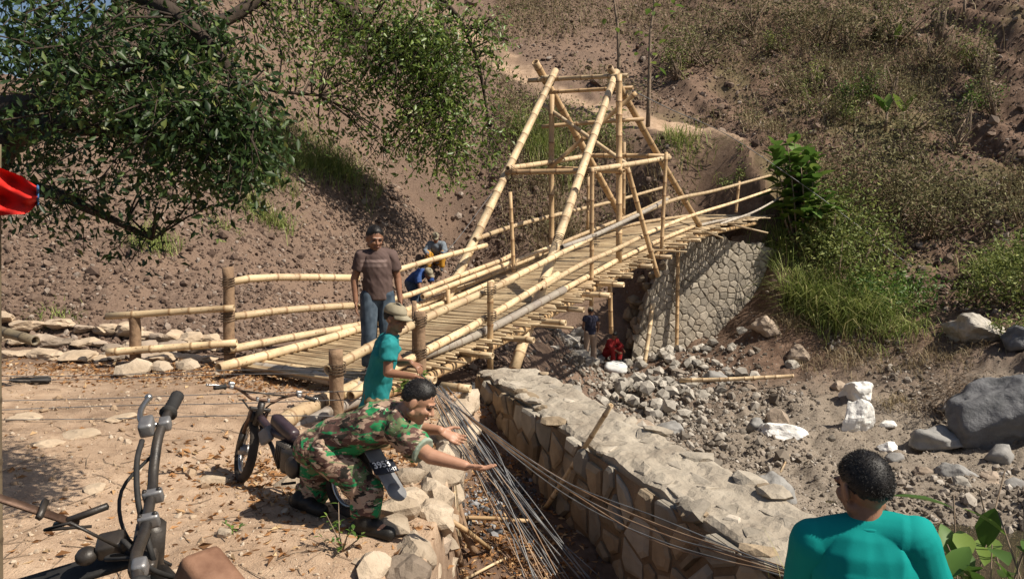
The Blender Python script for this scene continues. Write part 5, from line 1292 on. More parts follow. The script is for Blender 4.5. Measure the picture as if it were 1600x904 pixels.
M['plate_white'] = basic('plate_white', (.72, .72, .72), (.8, .8, .8), 9, .5, 0, coord='Object')
M['red_plastic'] = basic('red_plastic', (.42, .02, .02), (.55, .04, .035), 9, .45, .05, coord='Object')
M['white_plastic'] = basic('white_plastic', (.6, .6, .58), (.75, .75, .73), 9, .45, .05, coord='Object')
def motorbike(name, label, rear, front, roll, steer, style, scale=1.0):
    rear, front = np.asarray(rear, float), np.asarray(front, float); fw = unit(front - rear); left = unit(np.cross([0, 0, 1], fw)); upv = np.cross(fw, left)
    upv = upv * math.cos(roll) + left * math.sin(roll); left = np.cross(upv, fw); B = np.stack([fw, left, upv], 1) * scale; WBs = np.linalg.norm(front - rear) / scale
    t_ = thing(name, label, 'motorbike', rear)
    X = lambda *p: rear + B @ np.array(p, float)
    XA = lambda P: np.array([X(*p) for p in P])
    hx, hz = WBs - .19, (.70 if style == 1 else .60)                     # steering head
    ax_dir = unit((WBs - hx, 0, .27 - hz))
    def st(p):                                  # rotate steering parts about the steering axis
        p = np.array(p, float) - [hx, 0, hz]; k = ax_dir; c, s = math.cos(steer), math.sin(steer)
        p = p * c + np.cross(k, p) * s + k * (k @ p) * (1 - c); return X(*(p + [hx, 0, hz]))
    def tube(P, r_, mat, nm, par=None, f=X, n=9):
        g = G(); g.tube(np.array([f(*p) if f is X else f(p) for p in P]), (np.array(r_) if not np.isscalar(r_) else r_) * scale, n); return g.build(nm, M[mat], par or t_)
    def curve(P, m=5):
        P = [np.array(p, float) for p in P]; Q = [P[0] * 2 - P[1]] + P + [P[-1] * 2 - P[-2]]; out = []
        for i in range(1, len(Q) - 2):
            for t in np.linspace(0, 1, m + 1)[:-1]:
                a, b, c, d = Q[i - 1:i + 3]; out.append(.5 * (2 * b + (c - a) * t + (2 * a - 5 * b + 4 * c - d) * t * t + (3 * b - a - 3 * c + d) * t ** 3))
        return out + [P[-1]]
    def wheel(cx, f, nm, R=.265):
        th = np.linspace(0, 2 * PI, 41); ring = lambda r_: [(cx + math.cos(a) * r_, 0, .27 + math.sin(a) * r_) for a in th]
        g = G(); P = np.array([f(p) for p in ring(R - .035)]); g.tube(P, .038 * scale, 12, cap=False); w = g.build(nm, M['tyre'], t_)
        for s in range(0, 40, 1):
            pass
        g = G(); P = np.array([f(p) for p in ring(R - .075)]); g.tube(P, .017 * scale, 8, cap=False); g.build('rim', M['chrome'], w)
        g = G(); g.tube(np.array([f((cx, -.06, .27)), f((cx, .06, .27))]), .045 * scale, 14); g.build('hub', M['alu'], w)
        g = G()
        for k in range(18):
            a = k * PI / 9; b = a + .35 * (1 if k % 2 else -1); e = .03 if k % 2 else -.03
            g.tube(np.array([f((cx + math.cos(b) * .04, e, .27 + math.sin(b) * .04)), f((cx + math.cos(a) * (R - .08), 0, .27 + math.sin(a) * (R - .08)))]), .0022 * scale, 4)
        g.build('spokes', M['chrome'], w)
    fX = lambda p: X(*p)
    wheel(WBs, st, 'front_wheel'); wheel(0, fX, 'rear_wheel')
    for e in (-1, 1):
        tube([(WBs, e * .065, .27), (WBs - .06, e * .065, .41)], .024, 'black_metal', 'fork_slider', None, st); tube([(WBs - .06, e * .065, .41), (hx + .0, e * .065, hz + .04)], .016, 'rust_metal' if style == 2 else 'chrome', 'fork_tube', None, st)
    g = G(); g.box((0, 0, 0), (.06, .17, .03), None, .008); Vb = np.array([st((hx + .01 + v[0], v[1], hz + .03 + v[2])) for v in g.arr()]); mk('fork_crown', Vb, g.F, M['black_metal'], t_)
    tube([(hx + .03, 0, hz - .10), (hx - .02, 0, hz + .09)], .03, 'black_metal', 'steering_stem', None, st)
    # handlebar
    cz = .84 if style == 1 else .71
    half = [(hx - .03, .0, cz), (hx - .03, .09, cz), (hx - .03, .15, cz + .035), (hx - .05, .24, cz + .075), (hx - .08, .31, cz + .075), (hx - .12, .41, cz + .055)]
    if style == 1: half = [(hx - .02, 0, cz), (hx - .02, .08, cz), (hx - .02, .14, cz + .015), (hx - .03, .22, cz + .05), (hx - .045, .30, cz + .06), (hx - .065, .40, cz + .06)]
    bar = [(p[0], -p[1], p[2]) for p in half[::-1]] + half[1:]
    hb = tube(curve(bar), .0125, 'rust_metal' if style == 2 else 'black_metal', 'handlebar', None, st, 10)
    if style == 2: tube([(hx - .05, -.19, cz + .055), (hx - .05, .19, cz + .055)], .007, 'black_metal', 'crossbar', hb, st)
    for e in (-1, 1):
        a, b = np.array(half[-2]), np.array(half[-1]); a = a + (b - a) * .15; a, b = a * [1, e, 1], b * [1, e, 1]
        gp = G(); s = np.linspace(0, 1, 13); rr_ = .0165 + .0016 * (np.arange(13) % 2); rr_[0] = .024; rr_[1] = .022; rr_[-1] = .018
        gp.tube(np.array([st(a + (b - a) * q) for q in s]), rr_ * scale, 12); gp.build('grip', M['rubber'], hb)
        c0 = np.array(half[-2]) * [1, e, 1]; i0_ = c0 + np.array([0, -e * .035, 0])
        q = G(); q.box((0, 0, 0), (.03, .034, .032), None, .008); mk('switch_clamp', np.array([st(i0_ + v) for v in q.arr()]), q.F, M['alu'], hb)
        if style == 2 or e == FARSIDE.get(style, 1):
            tube(curve([i0_ + [.02, e * .0, 0], i0_ + [.06, e * .03, 0], i0_ + [.072, e * .10, -.005], i0_ + [.062, e * .17, -.012]]), [.008] * 15 + [.009], 'chrome', 'lever', hb, st, 7)
            q = G(); q.ell((0, 0, 0), (.011, .011, .011)); mk('lever_tip', np.array([st(i0_ + [.062, e * .175, -.012] + v) for v in q.arr()]), q.F, M['chrome'], hb)
            if style == 1:
                q = G(); q.box((.040, -e * .02, .015), (.035, .055, .038), None, .008); mk('brake_reservoir', np.array([st(i0_ + v) for v in q.arr()]), q.F, M['alu'], hb)
                tube(curve([i0_ + [.05, -e * .06, 0], i0_ + [.055, -e * .14, -.01], i0_ + [.05, -e * .24, -.06], i0_ + [.03, -e * .33, -.16]]), .007, 'rubber', 'brake_hose', hb, st, 7)
            if style == 2:
                q = G(); q.box((.02, -.0, .022), (.04, .05, .035), None, .008); mk('lever_bracket', np.array([st(i0_ + v) for v in q.arr()]), q.F, M['chrome'], hb)
        q = G(); q.box((hx - .025, e * .045, cz), (.046, .022, .034), None, .006); c_ = mk('bar_clamp', np.array([st(v) for v in q.arr()]), q.F, M['alu'], t_)
        for fx in (-.018, .018):
            q = G(); q.tube([(hx - .025 + fx, e * .045, cz + .012), (hx - .025 + fx * .85, e * .045, cz + .021)], .005, 8); mk('bolt', np.array([st(v) for v in q.arr()]), q.F, M['black_metal'], c_)
    # frame, engine, body
    fr = tube(curve([(hx - .02, 0, hz - .04), (hx - .25, 0, hz - .13), (.48, 0, .46), (.30, 0, .50), (-.15, 0, .64)]), .034 if style == 2 else .028, 'plum' if style == 2 else 'black_metal', 'frame')
    tube([(hx - .03, 0, hz - .10), (hx - .20, 0, .36), (hx - .32, 0, .20)], .018, 'black_metal', 'down_tube', fr)
    q = G(); q.box((.60, 0, .30), (.32, .20, .20), None, .04); q.tube([(.60, 0, .33), (.86, 0, .38)], [.07, .06], 14)
    for k in range(6): q.box((.70 + k * .026, 0, .345 + k * .004), (.010, .17, .15), reul(0, -.18, 0))
    q.ell((.55, .11, .28), (.09, .03, .085)); q.ell((.55, -.11, .28), (.10, .035, .09)); mk('engine', XA(q.arr()), q.F, M['alu'] if style == 1 else M['black_metal'], t_)
    tube(curve([(.80, -.06, .32), (.90, -.10, .22), (.70, -.13, .14), (.30, -.15, .18), (-.25, -.17, .30)]), [.018] * 12 + [.03] * 9, 'rust_metal', 'exhaust')
    for e in (-1, 1):
        sw = tube([(.36, e * .09, .30), (0, e * .09, .27)], .018, 'black_metal', 'swingarm'); tube([(.05, e * .10, .30), (.16, e * .10, .58)], .022, 'chrome', 'shock', sw)
        tube([(.42, e * .16, .20), (.45, e * .26, .20)], .010, 'rubber', 'footpeg')
    if style == 2:
        q = G(); q.box((.84, 0, .53), (.32, .09, .10), reul(0, -.35, 0), .03); mk('leg_shield_spine', XA(q.arr()), q.F, M['plum'], t_)
        q = G(); q.box((.08, 0, .625), (.34, .15, .05), reul(0, .12, 0), .02); mk('seat', XA(q.arr()), q.F, M['rubber'], t_)
        q = G(); q.box((hx + .09, .0, .56), (.08, .13, .09), None, .02); mk('headlight_bracket', np.array([st(v) for v in q.arr()]), q.F, M['black_metal'], t_)
        q = G(); q.tube([(hx + .08, .05, .60), (hx + .16, .12, .68)], .008, 6); q.tube([(hx + .10, .16, .68), (hx + .20, .08, .68)], .006, 6); q.tube([(hx + .06, -.02, .60), (hx + .05, -.09, .68), (hx - .02, -.10, .70)], .007, 6); mk('wiring', np.array([st(v) for v in q.arr()]), q.F, M['rubber'], t_)
        q = G(); q.box((hx - .16, .03, .44), (.16, .05, .12), reul(0, .5, 0), .02); mk('air_box', XA(q.arr()), q.F, M['grey_plastic'], t_)
        # tail: striped panel, fender and number plate
        q = G(); q.box((-.17, .0, .60), (.24, .17, .08), reul(0, -.25, 0), .02); mk('tail_panel', XA(q.arr()), q.F, M['white_plastic'], t_)
        q = G(); q.box((-.26, .0, .575), (.05, .175, .085), reul(0, -.25, 0), .012); mk('tail_light', XA(q.arr()), q.F, M['red_plastic'], t_)
        Rf = reul(0, -.72, 0); cF = np.array([-.40, 0, .40])
        q = G(); q.box(cF, (.36, .14, .012), Rf, .005); q.tube([cF + Rf @ np.array([-.18, 0, -.007]), cF + Rf @ np.array([-.18, 0, .007])], .07, 18); fd = mk('rear_fender', XA(q.arr()), q.F, M['grey_plastic'], t_)
        Rp = reul(0, -.72, 0); cP = cF + Rf @ np.array([.02, 0, .016]); q = G(); q.box(cP, (.105, .20, .006), Rp, .002); pl = mk('number_plate', XA(q.arr()), q.F, M['plate_black'], t_)
        def text(s, c, size):
            cu = bpy.data.curves.new('t', 'FONT'); cu.body = s; cu.size = size; cu.align_x = 'CENTER'; cu.align_y = 'CENTER'; cu.extrude = .0015; cu.offset = .0012; ob = bpy.data.objects.new('t', cu); COL.objects.link(ob)
            me = bpy.data.meshes.new_from_object(ob.evaluated_get(bpy.context.evaluated_depsgraph_get())); bpy.data.objects.remove(ob)
            V = np.array([v.co[:] for v in me.vertices]); Fs = [list(p.vertices) for p in me.polygons]
            # text right = -left of bike (seen from behind), text up = towards the seat
            L3 = np.stack([np.zeros(len(V)), -V[:, 0], V[:, 2]], 1); L3[:, 0] = V[:, 1]
            mk('plate_number', XA(cP + (Rp @ (L3 + [c[0], c[1], .0045]).T).T), Fs, M['plate_white'], pl, smooth=False)
        text('3953', (.018, .012), .072); text('11·17', (-.034, -.045), .038)
    else:
        q = G(); q.box((hx + .18, 0, .70), (.36, .07, .016), reul(0, .10, 0), .006); q.box((hx + .40, 0, .67), (.14, .07, .016), reul(0, .25, 0), .006); mk('front_fender', np.array([st(v) for v in q.arr()]), q.F, M['rubber'], t_)
        q = G(); q.ell((hx - .13, 0, .60), (.10, .06, .08)); mk('fuel_tank', XA(q.arr()), q.F, M['black_metal'], t_)
        q = G(); q.box((.80, 0, .675), (.22, .10, .08), reul(0, -.5, 0), .018); mk('seat', XA(q.arr()), q.F, M['brown_vinyl'], t_)
        q = G(); q.box((hx + .225, 0, .92), (.005, .022, .25), reul(0, .85, 0)); fpl = mk('front_number_board', np.array([st(v) for v in q.arr()]), q.F, M['rust_metal'], t_)
        q = G(); q.box((hx + .12, 0, .86), (.12, .012, .012), reul(0, .2, 0)); q.box((hx + .19, 0, .90), (.012, .06, .012), reul(0, .6, 0)); q.tube([(hx + .05, .06, .80), (hx + .12, .07, .90), (hx + .18, .05, .88), (hx + .10, .02, .84)], .004, 6); mk('bracket', np.array([st(v) for v in q.arr()]), q.F, M['black_metal'], t_)
        q = G(); q.box((hx + .08, 0, .76), (.06, .06, .04), None, .01); q.ell((hx + .13, .02, .76), (.025, .025, .02)); mk('headlight_remains', np.array([st(v) for v in q.arr()]), q.F, M['black_metal'], t_)
        for e_ in (.03, -.03): tube(curve([(hx - .03, .20 * np.sign(e_), cz + .03), (hx + .06, .12 * np.sign(e_), cz - .02), (hx + .05, e_, .74), (hx - .02, e_ * 1.5, .62)]), .0045, 'rubber', 'cable', None, st)
        tube(curve([(hx + .04, .05, .78), (hx + .02, .10, .84), (hx - .02, .13, .78), (hx - .05, .09, .70)]), .006, 'rubber', 'cable', None, st)
    return t_
FARSIDE = {1: -1}
ra, fr_ = gz(543, 812, -.12), gz(384, 757, -.2)
ra[2] = tz(ra[0], ra[1]); fr_[2] = tz(fr_[0], fr_[1])
motorbike('motorbike', 'dusty stripped motorbike with a number plate parked behind the camouflaged man', ra, fr_, -.10, .35, 2, .92)
c_ = at(229, 787, 2.28); s1 = 1.08
zg = tz(c_[0] + .6, c_[1])
hx1 = (1.25 - .19 - .03) * s1
s1 = max(.9, (c_[2] - zg) / .845); hx1 = (1.25 - .22) * s1
hd1 = np.array([-.84, .543, 0]); rr1 = np.array([c_[0], c_[1], zg]) - hd1 * hx1; motorbike('motorbike', 'black trail motorbike with brown seat and bare handlebar clamps on the open dirt', rr1, rr1 + hd1 * 1.25 * s1, -.04, -.95, 1, s1)

# ------------------------------------------------------------------ steel rods, sticks, poles, wire
M['steel'] = basic('grey_steel_rod', (.10, .10, .105), (.26, .26, .26), 6, .45, .2, 80, metal=.4)
M['steel_rust'] = basic('rusty_steel_rod', (.20, .12, .075), (.38, .27, .18), 6, .6, .2, 80, metal=.2)
def crv(P, m=10):
    P = [np.array(p, float) for p in P]; Q = [P[0] * 2 - P[1]] + P + [P[-1] * 2 - P[-2]]; out = []
    for i in range(1, len(Q) - 2):
        for t in np.linspace(0, 1, m + 1)[:-1]:
            a, b, c, d = Q[i - 1:i + 3]; out.append(.5 * (2 * b + (c - a) * t + (2 * a - 5 * b + 4 * c - d) * t * t + (3 * b - a - 3 * c + d) * t ** 3))
    return np.array(out + [P[-1]])
def rod(P, r_, mat, label, group, name='steel_rod'):
    g = G(); g.tube(crv(P), r_, 6); return tag(g.build(name, M[mat], None), label, 'rod', group)
r = np.random.default_rng(5)
hand = at(655, 590, 6.62)
for i in range(22):
    e = i / 21; j = r.normal(0, 1, 6)
    a = at(668 + 26 * e + j[0] * 4, 598 + 10 * e + j[1] * 4, 7.0 + .35 * e); b = at(712 + 50 * e + j[2] * 5, 690 + j[3] * 6, 6.45); c = at(772 + 60 * e + j[4] * 8, 790 + j[5] * 8, 5.95); d = at(830 + 100 * e + j[0] * 12, 915 + 8 * e, 5.45)
    d[2] = max(d[2], tz(d[0], d[1]) + .02); rod([a, b, c, d], .0045, 'steel' if r.random() < .75 else 'steel_rust', 'thin grey steel rod in the bundle slanting down into the trench', 'steel rods hanging into the trench')
for i in range(7):
    j = r.normal(0, 1, 6); e = i / 6
    rod([hand + [.02 * e, 0, .01 * i - .03], at(760 + 14 * e, 668 + 20 * e, 6.0), at(880 + 10 * e, 745 + 28 * e + j[0] * 3, 5.1), at(1030, 812 + 30 * e + j[1] * 4, 4.4), at(1235 + 10 * e, 893 + 16 * e * e + j[2] * 3, 3.7), at(1420, 950 + 30 * e, 3.15)], .0045, 'steel_rust' if i % 3 else 'steel', 'long brown steel rod sagging past the river wall to the man in teal', 'steel rods running to the foreground man')
for i, (y0, y1, d0) in enumerate(((582,566,8.6),(588,573,8.4),(622,600,7.6),(640,612,7.2),(650,640,6.8))):
    p0, p1, p2, p3 = at(-120, y0 + 6, d0 - .3), at(150, y0 + 4, d0), at(360, (y0 + y1) / 2 + 4, d0 - .1), at(600, y1 + 10, 7.4 if i < 3 else 6.9)
    for p in (p0, p1, p2, p3): p[2] = max(p[2], tz(p[0], p[1]) + .02)
    rod([p0, p1, p2, p3], .0045, 'steel', 'thin steel rod lying across the dusty bank towards the bridge', 'steel rods across the bank')
def pole_thing(name, pts, r0, r1, mat, label, cat, group=None, node=.36):
    o = bamboo(name, [at(*p) for p in pts], r0, r1, mat, None, .006, node=node); return tag(o, label, cat, group)
pole_thing('bamboo_pole', [(850,797,6.75),(955,632,5.9)], .024, .02, 'bamboo', 'slim bamboo pole leaning from the trench onto the river wall', 'pole')
pole_thing('bamboo_pole', [(662,808,6.3),(745,808,6.35),(832,814,6.25)], .02, .018, 'bamboo_tan', 'thin bamboo stick laid across the trench under the steel rods', 'pole')
pole_thing('bamboo_pole', [(1020,474,23.2),(1005,580,22.6)], .07, .065, 'bamboo', 'short bamboo prop leaning against the abutment wall', 'pole')
pole_thing('bamboo_pole', [(1062,594,20.0),(1140,592,19.6),(1240,587,19.4)], .06, .05, 'bamboo', 'bamboo pole lying on the rubble of the riverbed', 'pole')
pole_thing('bamboo_stick', [(1219,738,14.0),(1233,710,14.6)], .02, .02, 'bamboo', 'short bamboo stick dropped on the sandy riverbed', 'stick')
pole_thing('bamboo_log', [(690,603,8.1),(735,607,8.0)], .05, .045, 'bamboo', 'cut bamboo log lying by the end post over the ash', 'log')
pole_thing('bamboo_log', [(-40,505,8.7),(55,532,8.2)], .06, .055, 'pole_dark', 'thick brown bamboo log with cut end by the low stone wall', 'log')
pole_thing('bamboo_pole', [(-6,225,3.78),(-3,930,3.78)], .022, .024, 'pole_dark', 'upright bamboo pole carrying the red cloth at the clearing edge', 'pole')
for i, (a, b, r_, m) in enumerate((((678,832,6.0),(704,884,5.55),.028,'log'),((700,812,6.25),(716,866,5.75),.035,'bamboo'),((716,815,6.2),(735,860,5.8),.02,'log'),((705,893,5.5),(765,852,5.85),.022,'bamboo_tan'),((708,868,5.7),(742,862,5.75),.03,'log'),((672,815,6.15),(680,838,5.95),.025,'bamboo'),((690,898,5.45),(720,880,5.6),.03,'log'),((725,905,5.4),(790,860,5.75),.012,'stick'))):
    A_, B_ = at(*a), at(*b)
    for p in (A_, B_): p[2] = tz(p[0], p[1]) + r_ + .01 + .02 * (i % 3)
    lb = ['charred branch stub among the ash', 'split bamboo chunk beside the ash', 'thin charred branch next to the bamboo chunk', 'brown stick crossing the charred branches', 'knotty short branch under the crossing stick', 'small bamboo offcut at the bank foot', 'dark branch piece nearest the boulders', 'long thin twig on the trench leaves'][i]
    tag(bamboo('firewood', [A_, B_], r_, r_ * .85, m, None, .03) if m != 'log' else post('firewood', A_, B_, r_, 'log', river_wall), lb, 'firewood', 'firewood in the trench')
for o in list(river_wall.children):
    if o.name.startswith('firewood'): o.parent = None; o.location = ORG[o]
x = rng.normal(-.15, .22, 900); y = rng.normal(6.9, .35, 900); S = rng.lognormal(0, .5, 900) * .012
M['ash'] = tone_mat('ash_and_charcoal', [(0, (.015, .015, .015)), (.4, (.06, .06, .062)), (.8, (.25, .25, .26)), (1, (.45, .45, .45))])
keep = (x > -.45) & (x < wall_x(y) - .1); x, y, S = x[keep], y[keep], S[keep]
tag(clods('ash_patch', np.stack([x, y, tzv(x, y) + S * .3], 1), S, M['ash']), 'grey ash and charcoal crumbs of a burnt fire in the trench', 'ash', kind='stuff')
x = rng.normal(-.35, .35, 900); y = rng.normal(9.6, .3, 900); S = rng.lognormal(0, .5, 900) * .02
tag(clods('ash_heap', np.stack([x, y, tzv(x, y) + S * .3], 1), S, M['ash']), 'black and white ash rubble under the near end of the bridge', 'ash', kind='stuff')
g = G(); g.tube(crv([at(962,128,15.6), at(1050,172,19), at(1140,213,23.5), at(1270,300,24.3), at(1425,417,23.6)]), .012, 5); tag(g.build('guy_wire', M['steel'], None), 'thin guy wire running from the tower top down to the right bank', 'wire')
g = G(); g.tube(crv([at(770,300,22), at(700,390,19), at(640,430,17)]), .008, 5); tag(g.build('guy_wire', M['steel'], None), 'faint wire hanging across the dark ravine bank left of the tower', 'wire')

# ------------------------------------------------------------------ stones
def boulder(px, py, d, rx, ry, rz, mat, label, seed, sink=.35, rot=None, smooth=True, group=None, name='boulder', n=4, rough=.22, planes=18):
    a = at(px, py, d); a[2] = tz(a[0], a[1]) + rz * (1 - 2 * sink) * .8
    V, Fs = rock_shape(seed, n, planes, rough); V = V * [rx, ry, rz]; V = V @ rotz(rot if rot is not None else (seed * .7) % 6).T
    V = V + .05 * min(rx, rz) * np.stack([fbm(V * 5 / rx + k * 9, 4) for k in range(3)], 1)
    return tag(mk(name, V + a, Fs, M[mat], None, smooth=smooth), label, 'boulder' if name == 'boulder' else 'stone', group)
bl = [(1212,772,12.3,.42,.38,.36,'rock_grey','rounded grey boulder standing by the far side of the river wall'),(1338,622,18.2,.55,.42,.36,'rock_white','angular white limestone boulder behind the taller white one'),(1340,668,16.2,.42,.34,.55,'rock_white','pointed white limestone boulder on the gravel'),
 (1222,673,15.9,.55,.4,.18,'rock_white','low flat white limestone slab on the sand'),(1214,645,16.6,.33,.3,.32,'rock_brown','tan boulder resting behind the flat white slab'),(1182,660,16.4,.27,.25,.24,'rock_grey','dark round boulder left of the tan boulder'),
 (1048,668,16.2,.45,.36,.3,'rock_grey','dark angular boulder in front of the rubble heap'),(1010,658,16.5,.45,.4,.2,'rock_brown','flat brown slab at the front of the rubble heap'),(1122,570,20.6,.55,.4,.3,'rock_grey','flat grey block on top of the rubble heap'),
 (1580,668,15.2,1.05,.85,1.0,'rock_dark','huge dark grey boulder at the edge of the riverbed'),(1525,552,19.6,.95,.7,.45,'rock_pale','broad pale flat-faced boulder below the green shrubs'),(1590,578,18.4,.55,.5,.45,'rock_dark','dark boulder beside the broad pale boulder'),
 (1468,690,15.3,.55,.5,.28,'rock_grey','smooth flat grey boulder below the dry twigs'),(1492,735,13.7,.45,.3,.22,'rock_grey','long rounded grey boulder near the pool'),(1545,758,13.0,.25,.22,.16,'rock_brown','small tan stone near the pool edge'),(1440,818,11.4,.17,.16,.2,'rock_pale','pale cone-shaped stone at the pool edge'),
 (1386,700,15.2,.28,.22,.16,'rock_white','small whitish stone between grey stones'),(1398,716,14.6,.25,.2,.13,'rock_grey','small grey stone in front of the whitish stone'),(1480,650,16.6,.3,.25,.2,'rock_grey','grey stone half under the dry twigs'),(1500,770,12.8,.22,.2,.14,'rock_pale','pale rounded stone by the water'),
 (1530,640,16.0,.3,.25,.22,'rock_brown','brown stone leaning on the huge dark boulder'),(1385,668,16.2,.2,.18,.12,'rock_white','little white stone right of the pointed boulder'),(1248,540,21.5,.4,.35,.28,'rock_brown','brown boulder under the grass by the abutment'),(1195,520,22.6,.5,.4,.35,'rock_brown','brown block fallen from the abutment corner'),
 (1240,535,21.2,.25,.22,.2,'rock_pale','pale stone in front of the brown boulder'),(1440,735,13.9,.2,.16,.1,'rock_brown','flat tan stone right of the teal-shirted man'),(1560,720,14.2,.3,.28,.22,'rock_grey','grey stone in front of the huge dark boulder'),(1590,745,13.2,.3,.28,.2,'rock_grey','dark wet stone by the pool'),(1310,585,19.2,.3,.25,.2,'rock_brown','weathered brown stone on the pebbly bank'),(1170,600,19.6,.25,.2,.18,'rock_brown','brown stone beside the lying bamboo pole')]
for i, b_ in enumerate(bl): boulder(*b_, 800 + i * 3, group=None, smooth=b_[6] in ('rock_grey', 'rock_dark'), n=5 if b_[3] > .8 else (4 if b_[3] > .4 else 3))
# heap of rubble stones left of the riverbed sand
r = np.random.default_rng(77); PR = []
for k in range(150):
    q = r.random()
    px, py = (1030 + r.normal(0, 38), 640 - r.gamma(2, 22)) if q < .62 else ((1085 + r.normal(0, 45), 590 + r.normal(0, 22)) if q < .85 else (960 + r.normal(0, 30), 600 + r.normal(0, 20)))
    py = np.clip(py, 552, 690); d = 4.7 * F / (py - 330) * 1.0; d = np.clip(d, 15.5, 23.3); a = at(px, py, d); PR.append((a[0], a[1]))
protoR = []
for k in range(9):
    V, Fs = rock_shape(950 + k, 1, 8, .08); o = mk('rubble_stone', V, Fs, M['rock_pale'], None, (0, 0, 0), False); protoR.append(o)
for k, (x_, y_) in enumerate(PR):
    h = .35 * math.exp(-((x_ - 3.5) / 1.1) ** 2 - ((y_ - 18.6) / 2.0) ** 2) * r.random(); s_ = r.uniform(.09, .23); o = protoR[k] if k < 9 else inst('rubble_stone', protoR[k % 9], None, (0, 0, 0))
    ORG[o] = np.array([x_, y_, tz(x_, y_) + s_ * .35 + h]); o.location = ORG[o]; o.rotation_euler = r.uniform(-3, 3, 3) * [.15, .15, 1]; o.scale = (s_ * r.uniform(.8, 1.4), s_, s_ * r.uniform(.55, .9))
    tag(o, 'broken pale grey rubble stone in the heap below the abutment', 'stone', 'rubble stones below the abutment')
for k in range(44):       # dark rubble in the shade under the bridge
    px, py = 880 + r.normal(0, 32), 505 + r.normal(0, 25); d = np.interp(py, [460, 560], [24, 21]); a = at(px, py, d); s_ = r.uniform(.14, .3); o = inst('shaded_stone', protoR[k % 9], None, (a[0], a[1], tz(a[0], a[1]) + s_ * .4), tuple(r.uniform(-3, 3, 3) * [.2, .2, 1]), (s_ * 1.3, s_, s_ * .8))
    tag(o, 'grey stone of the pile in the shade under the bridge', 'stone', 'stones piled in the shade under the bridge')
x = rng.normal(3.6, 1.3, 2600); y = rng.normal(18.8, 2.2, 2600); keep = (tzv(x, y) < -1.5) & (y < 23.4); x, y = x[keep], y[keep]; S = rng.lognormal(0, .45, len(x)) * .05
M['rubble'] = tone_mat('rubble_chips', [(0, (.13, .11, .09)), (.5, (.27, .235, .195)), (1, (.44, .40, .345))])
tag(clods('rubble_chips', np.stack([x, y, tzv(x, y) + S * .3], 1), S, M['rubble']), 'small broken stone chips between the rubble stones', 'rubble', kind='stuff')
# low stone wall at the left edge of the clearing
lw = thing('low_stone_wall', 'low crumbling stone kerb at the foot of the gravel slope left of the bridge', 'stone wall', at(150, 560, 9.9)); k = 0
for px in range(-60, 345, 24):
    for row in (0, 1, 2):
        d = 9.75 + .42 * row + r.uniform(-.08, .08); a = at(px + r.uniform(-6, 6), 550, d); s_ = r.uniform(.10, .19); V, Fs = rock_shape(1200 + k, 3, 18, .25); k += 1
        V = V * [s_ * 1.5, s_ * 1.1, s_ * (.45 + .1 * row)] @ rotz(r.uniform(-1, 1)).T; a[2] = tz(a[0], a[1]) + .02 + .03 * row
        mk('stone', V + a, Fs, M['rock_dusty'] if r.random() < .6 else M['rock_brown'], lw, smooth=False)
for (px, py, d, s_, lb) in ((215,588,9.0,.2,'blocky grey stone at the foot of the fence stub post'),(252,582,9.1,.15,'smaller stone right of the blocky fence stone'),(290,578,9.2,.15,'flat stone between fence and bridge mouth'),(585,893,4.05,.14,'pale stone on the bank edge below the man\'s boots'),(350,846,4.45,.07,'little grey stone on the open dirt behind the seat'),
    (622,800,4.85,.17,'pale block under the motorbike tail on the bank edge'),(645,770,5.2,.15,'tan block beside the grey fender tip'),(640,730,5.7,.13,'pale block at the bank edge behind the motorbike'),(455,752,5.6,.12,'stone on the leaves under the motorbike engine'),(605,828,4.6,.14,'tan stone beside the camouflaged man\'s boot')):
    boulder(px, py, d, s_ * 1.25, s_, s_ * .7, 'rock_tan', lb, int(px), .3, smooth=False, name='stone', n=2, rough=.1)
for k, (px, py, d, s_) in enumerate(((130,668,6.4,.15),(70,690,6.1,.12),(190,640,6.9,.13),(150,745,5.2,.09),(330,720,5.6,.1),(40,650,6.8,.12))):
    boulder(px, py, d, s_ * 1.4, s_, .045, 'rock_dusty', 'flat worn stone sunk level in the dusty ground', 60 + k, .42, smooth=False, name='sunken_stone', n=3, rough=.1, group='flat stones sunk in the dirt')
# dry twig heap on the riverbed
a = at(1490, 660, 16.6); heap = G(); n = 260
for k in range(n):
    p = a + rng.normal(size=3) * [.55, .5, .0]; p[2] = tz(p[0], p[1]) + abs(rng.normal(0, .25)) * .8 + .35 * math.exp(-((p[0] - a[0]) ** 2) * 2); d_ = rdir(1, -.35, .5)[0] * rng.uniform(.25, .6); heap.tube(crv([p, p + d_ * .5 + [0, 0, .05], p + d_ - [0, 0, .08]], 3), [.008, .007, .007, .006, .006, .005, .004], 4)
th_ = heap.build('twig_heap', M['twig'], None); tag(th_, 'tangled heap of dry twigs piled against the huge dark boulder', 'twigs', kind='stuff')

# ------------------------------------------------------------------ pool, foreground plants, small things
m, t, b = node_mat('pool_water'); b.inputs['Base Color'].default_value = (.22, .19, .13, 1); b.inputs['Roughness'].default_value = .06; b.inputs['IOR'].default_value = 1.33
b.inputs['Transmission Weight'].default_value = .85; bump(t, b, noise(t, pos(t), 7, 3), .08, .03); M['water'] = m
xs, ys = np.meshgrid(np.linspace(4.5, 11.5, 30), np.linspace(7.5, 12.6, 24)); V = np.stack([xs, ys, xs * 0 - 3.06], -1).reshape(-1, 3); ii = np.arange(30 * 24).reshape(24, 30)
tag(mk('water', V, np.stack([ii[:-1, :-1], ii[:-1, 1:], ii[1:, 1:], ii[1:, :-1]], -1).reshape(-1, 4), M['water'], None, (0, 0, 0)), kind='structure')
def gp(px, py, d): a = at(px, py, d); a[2] = tz(a[0], a[1]); return a
bs = np.array([2.35, 2.9, tz(2.35, 2.9)])
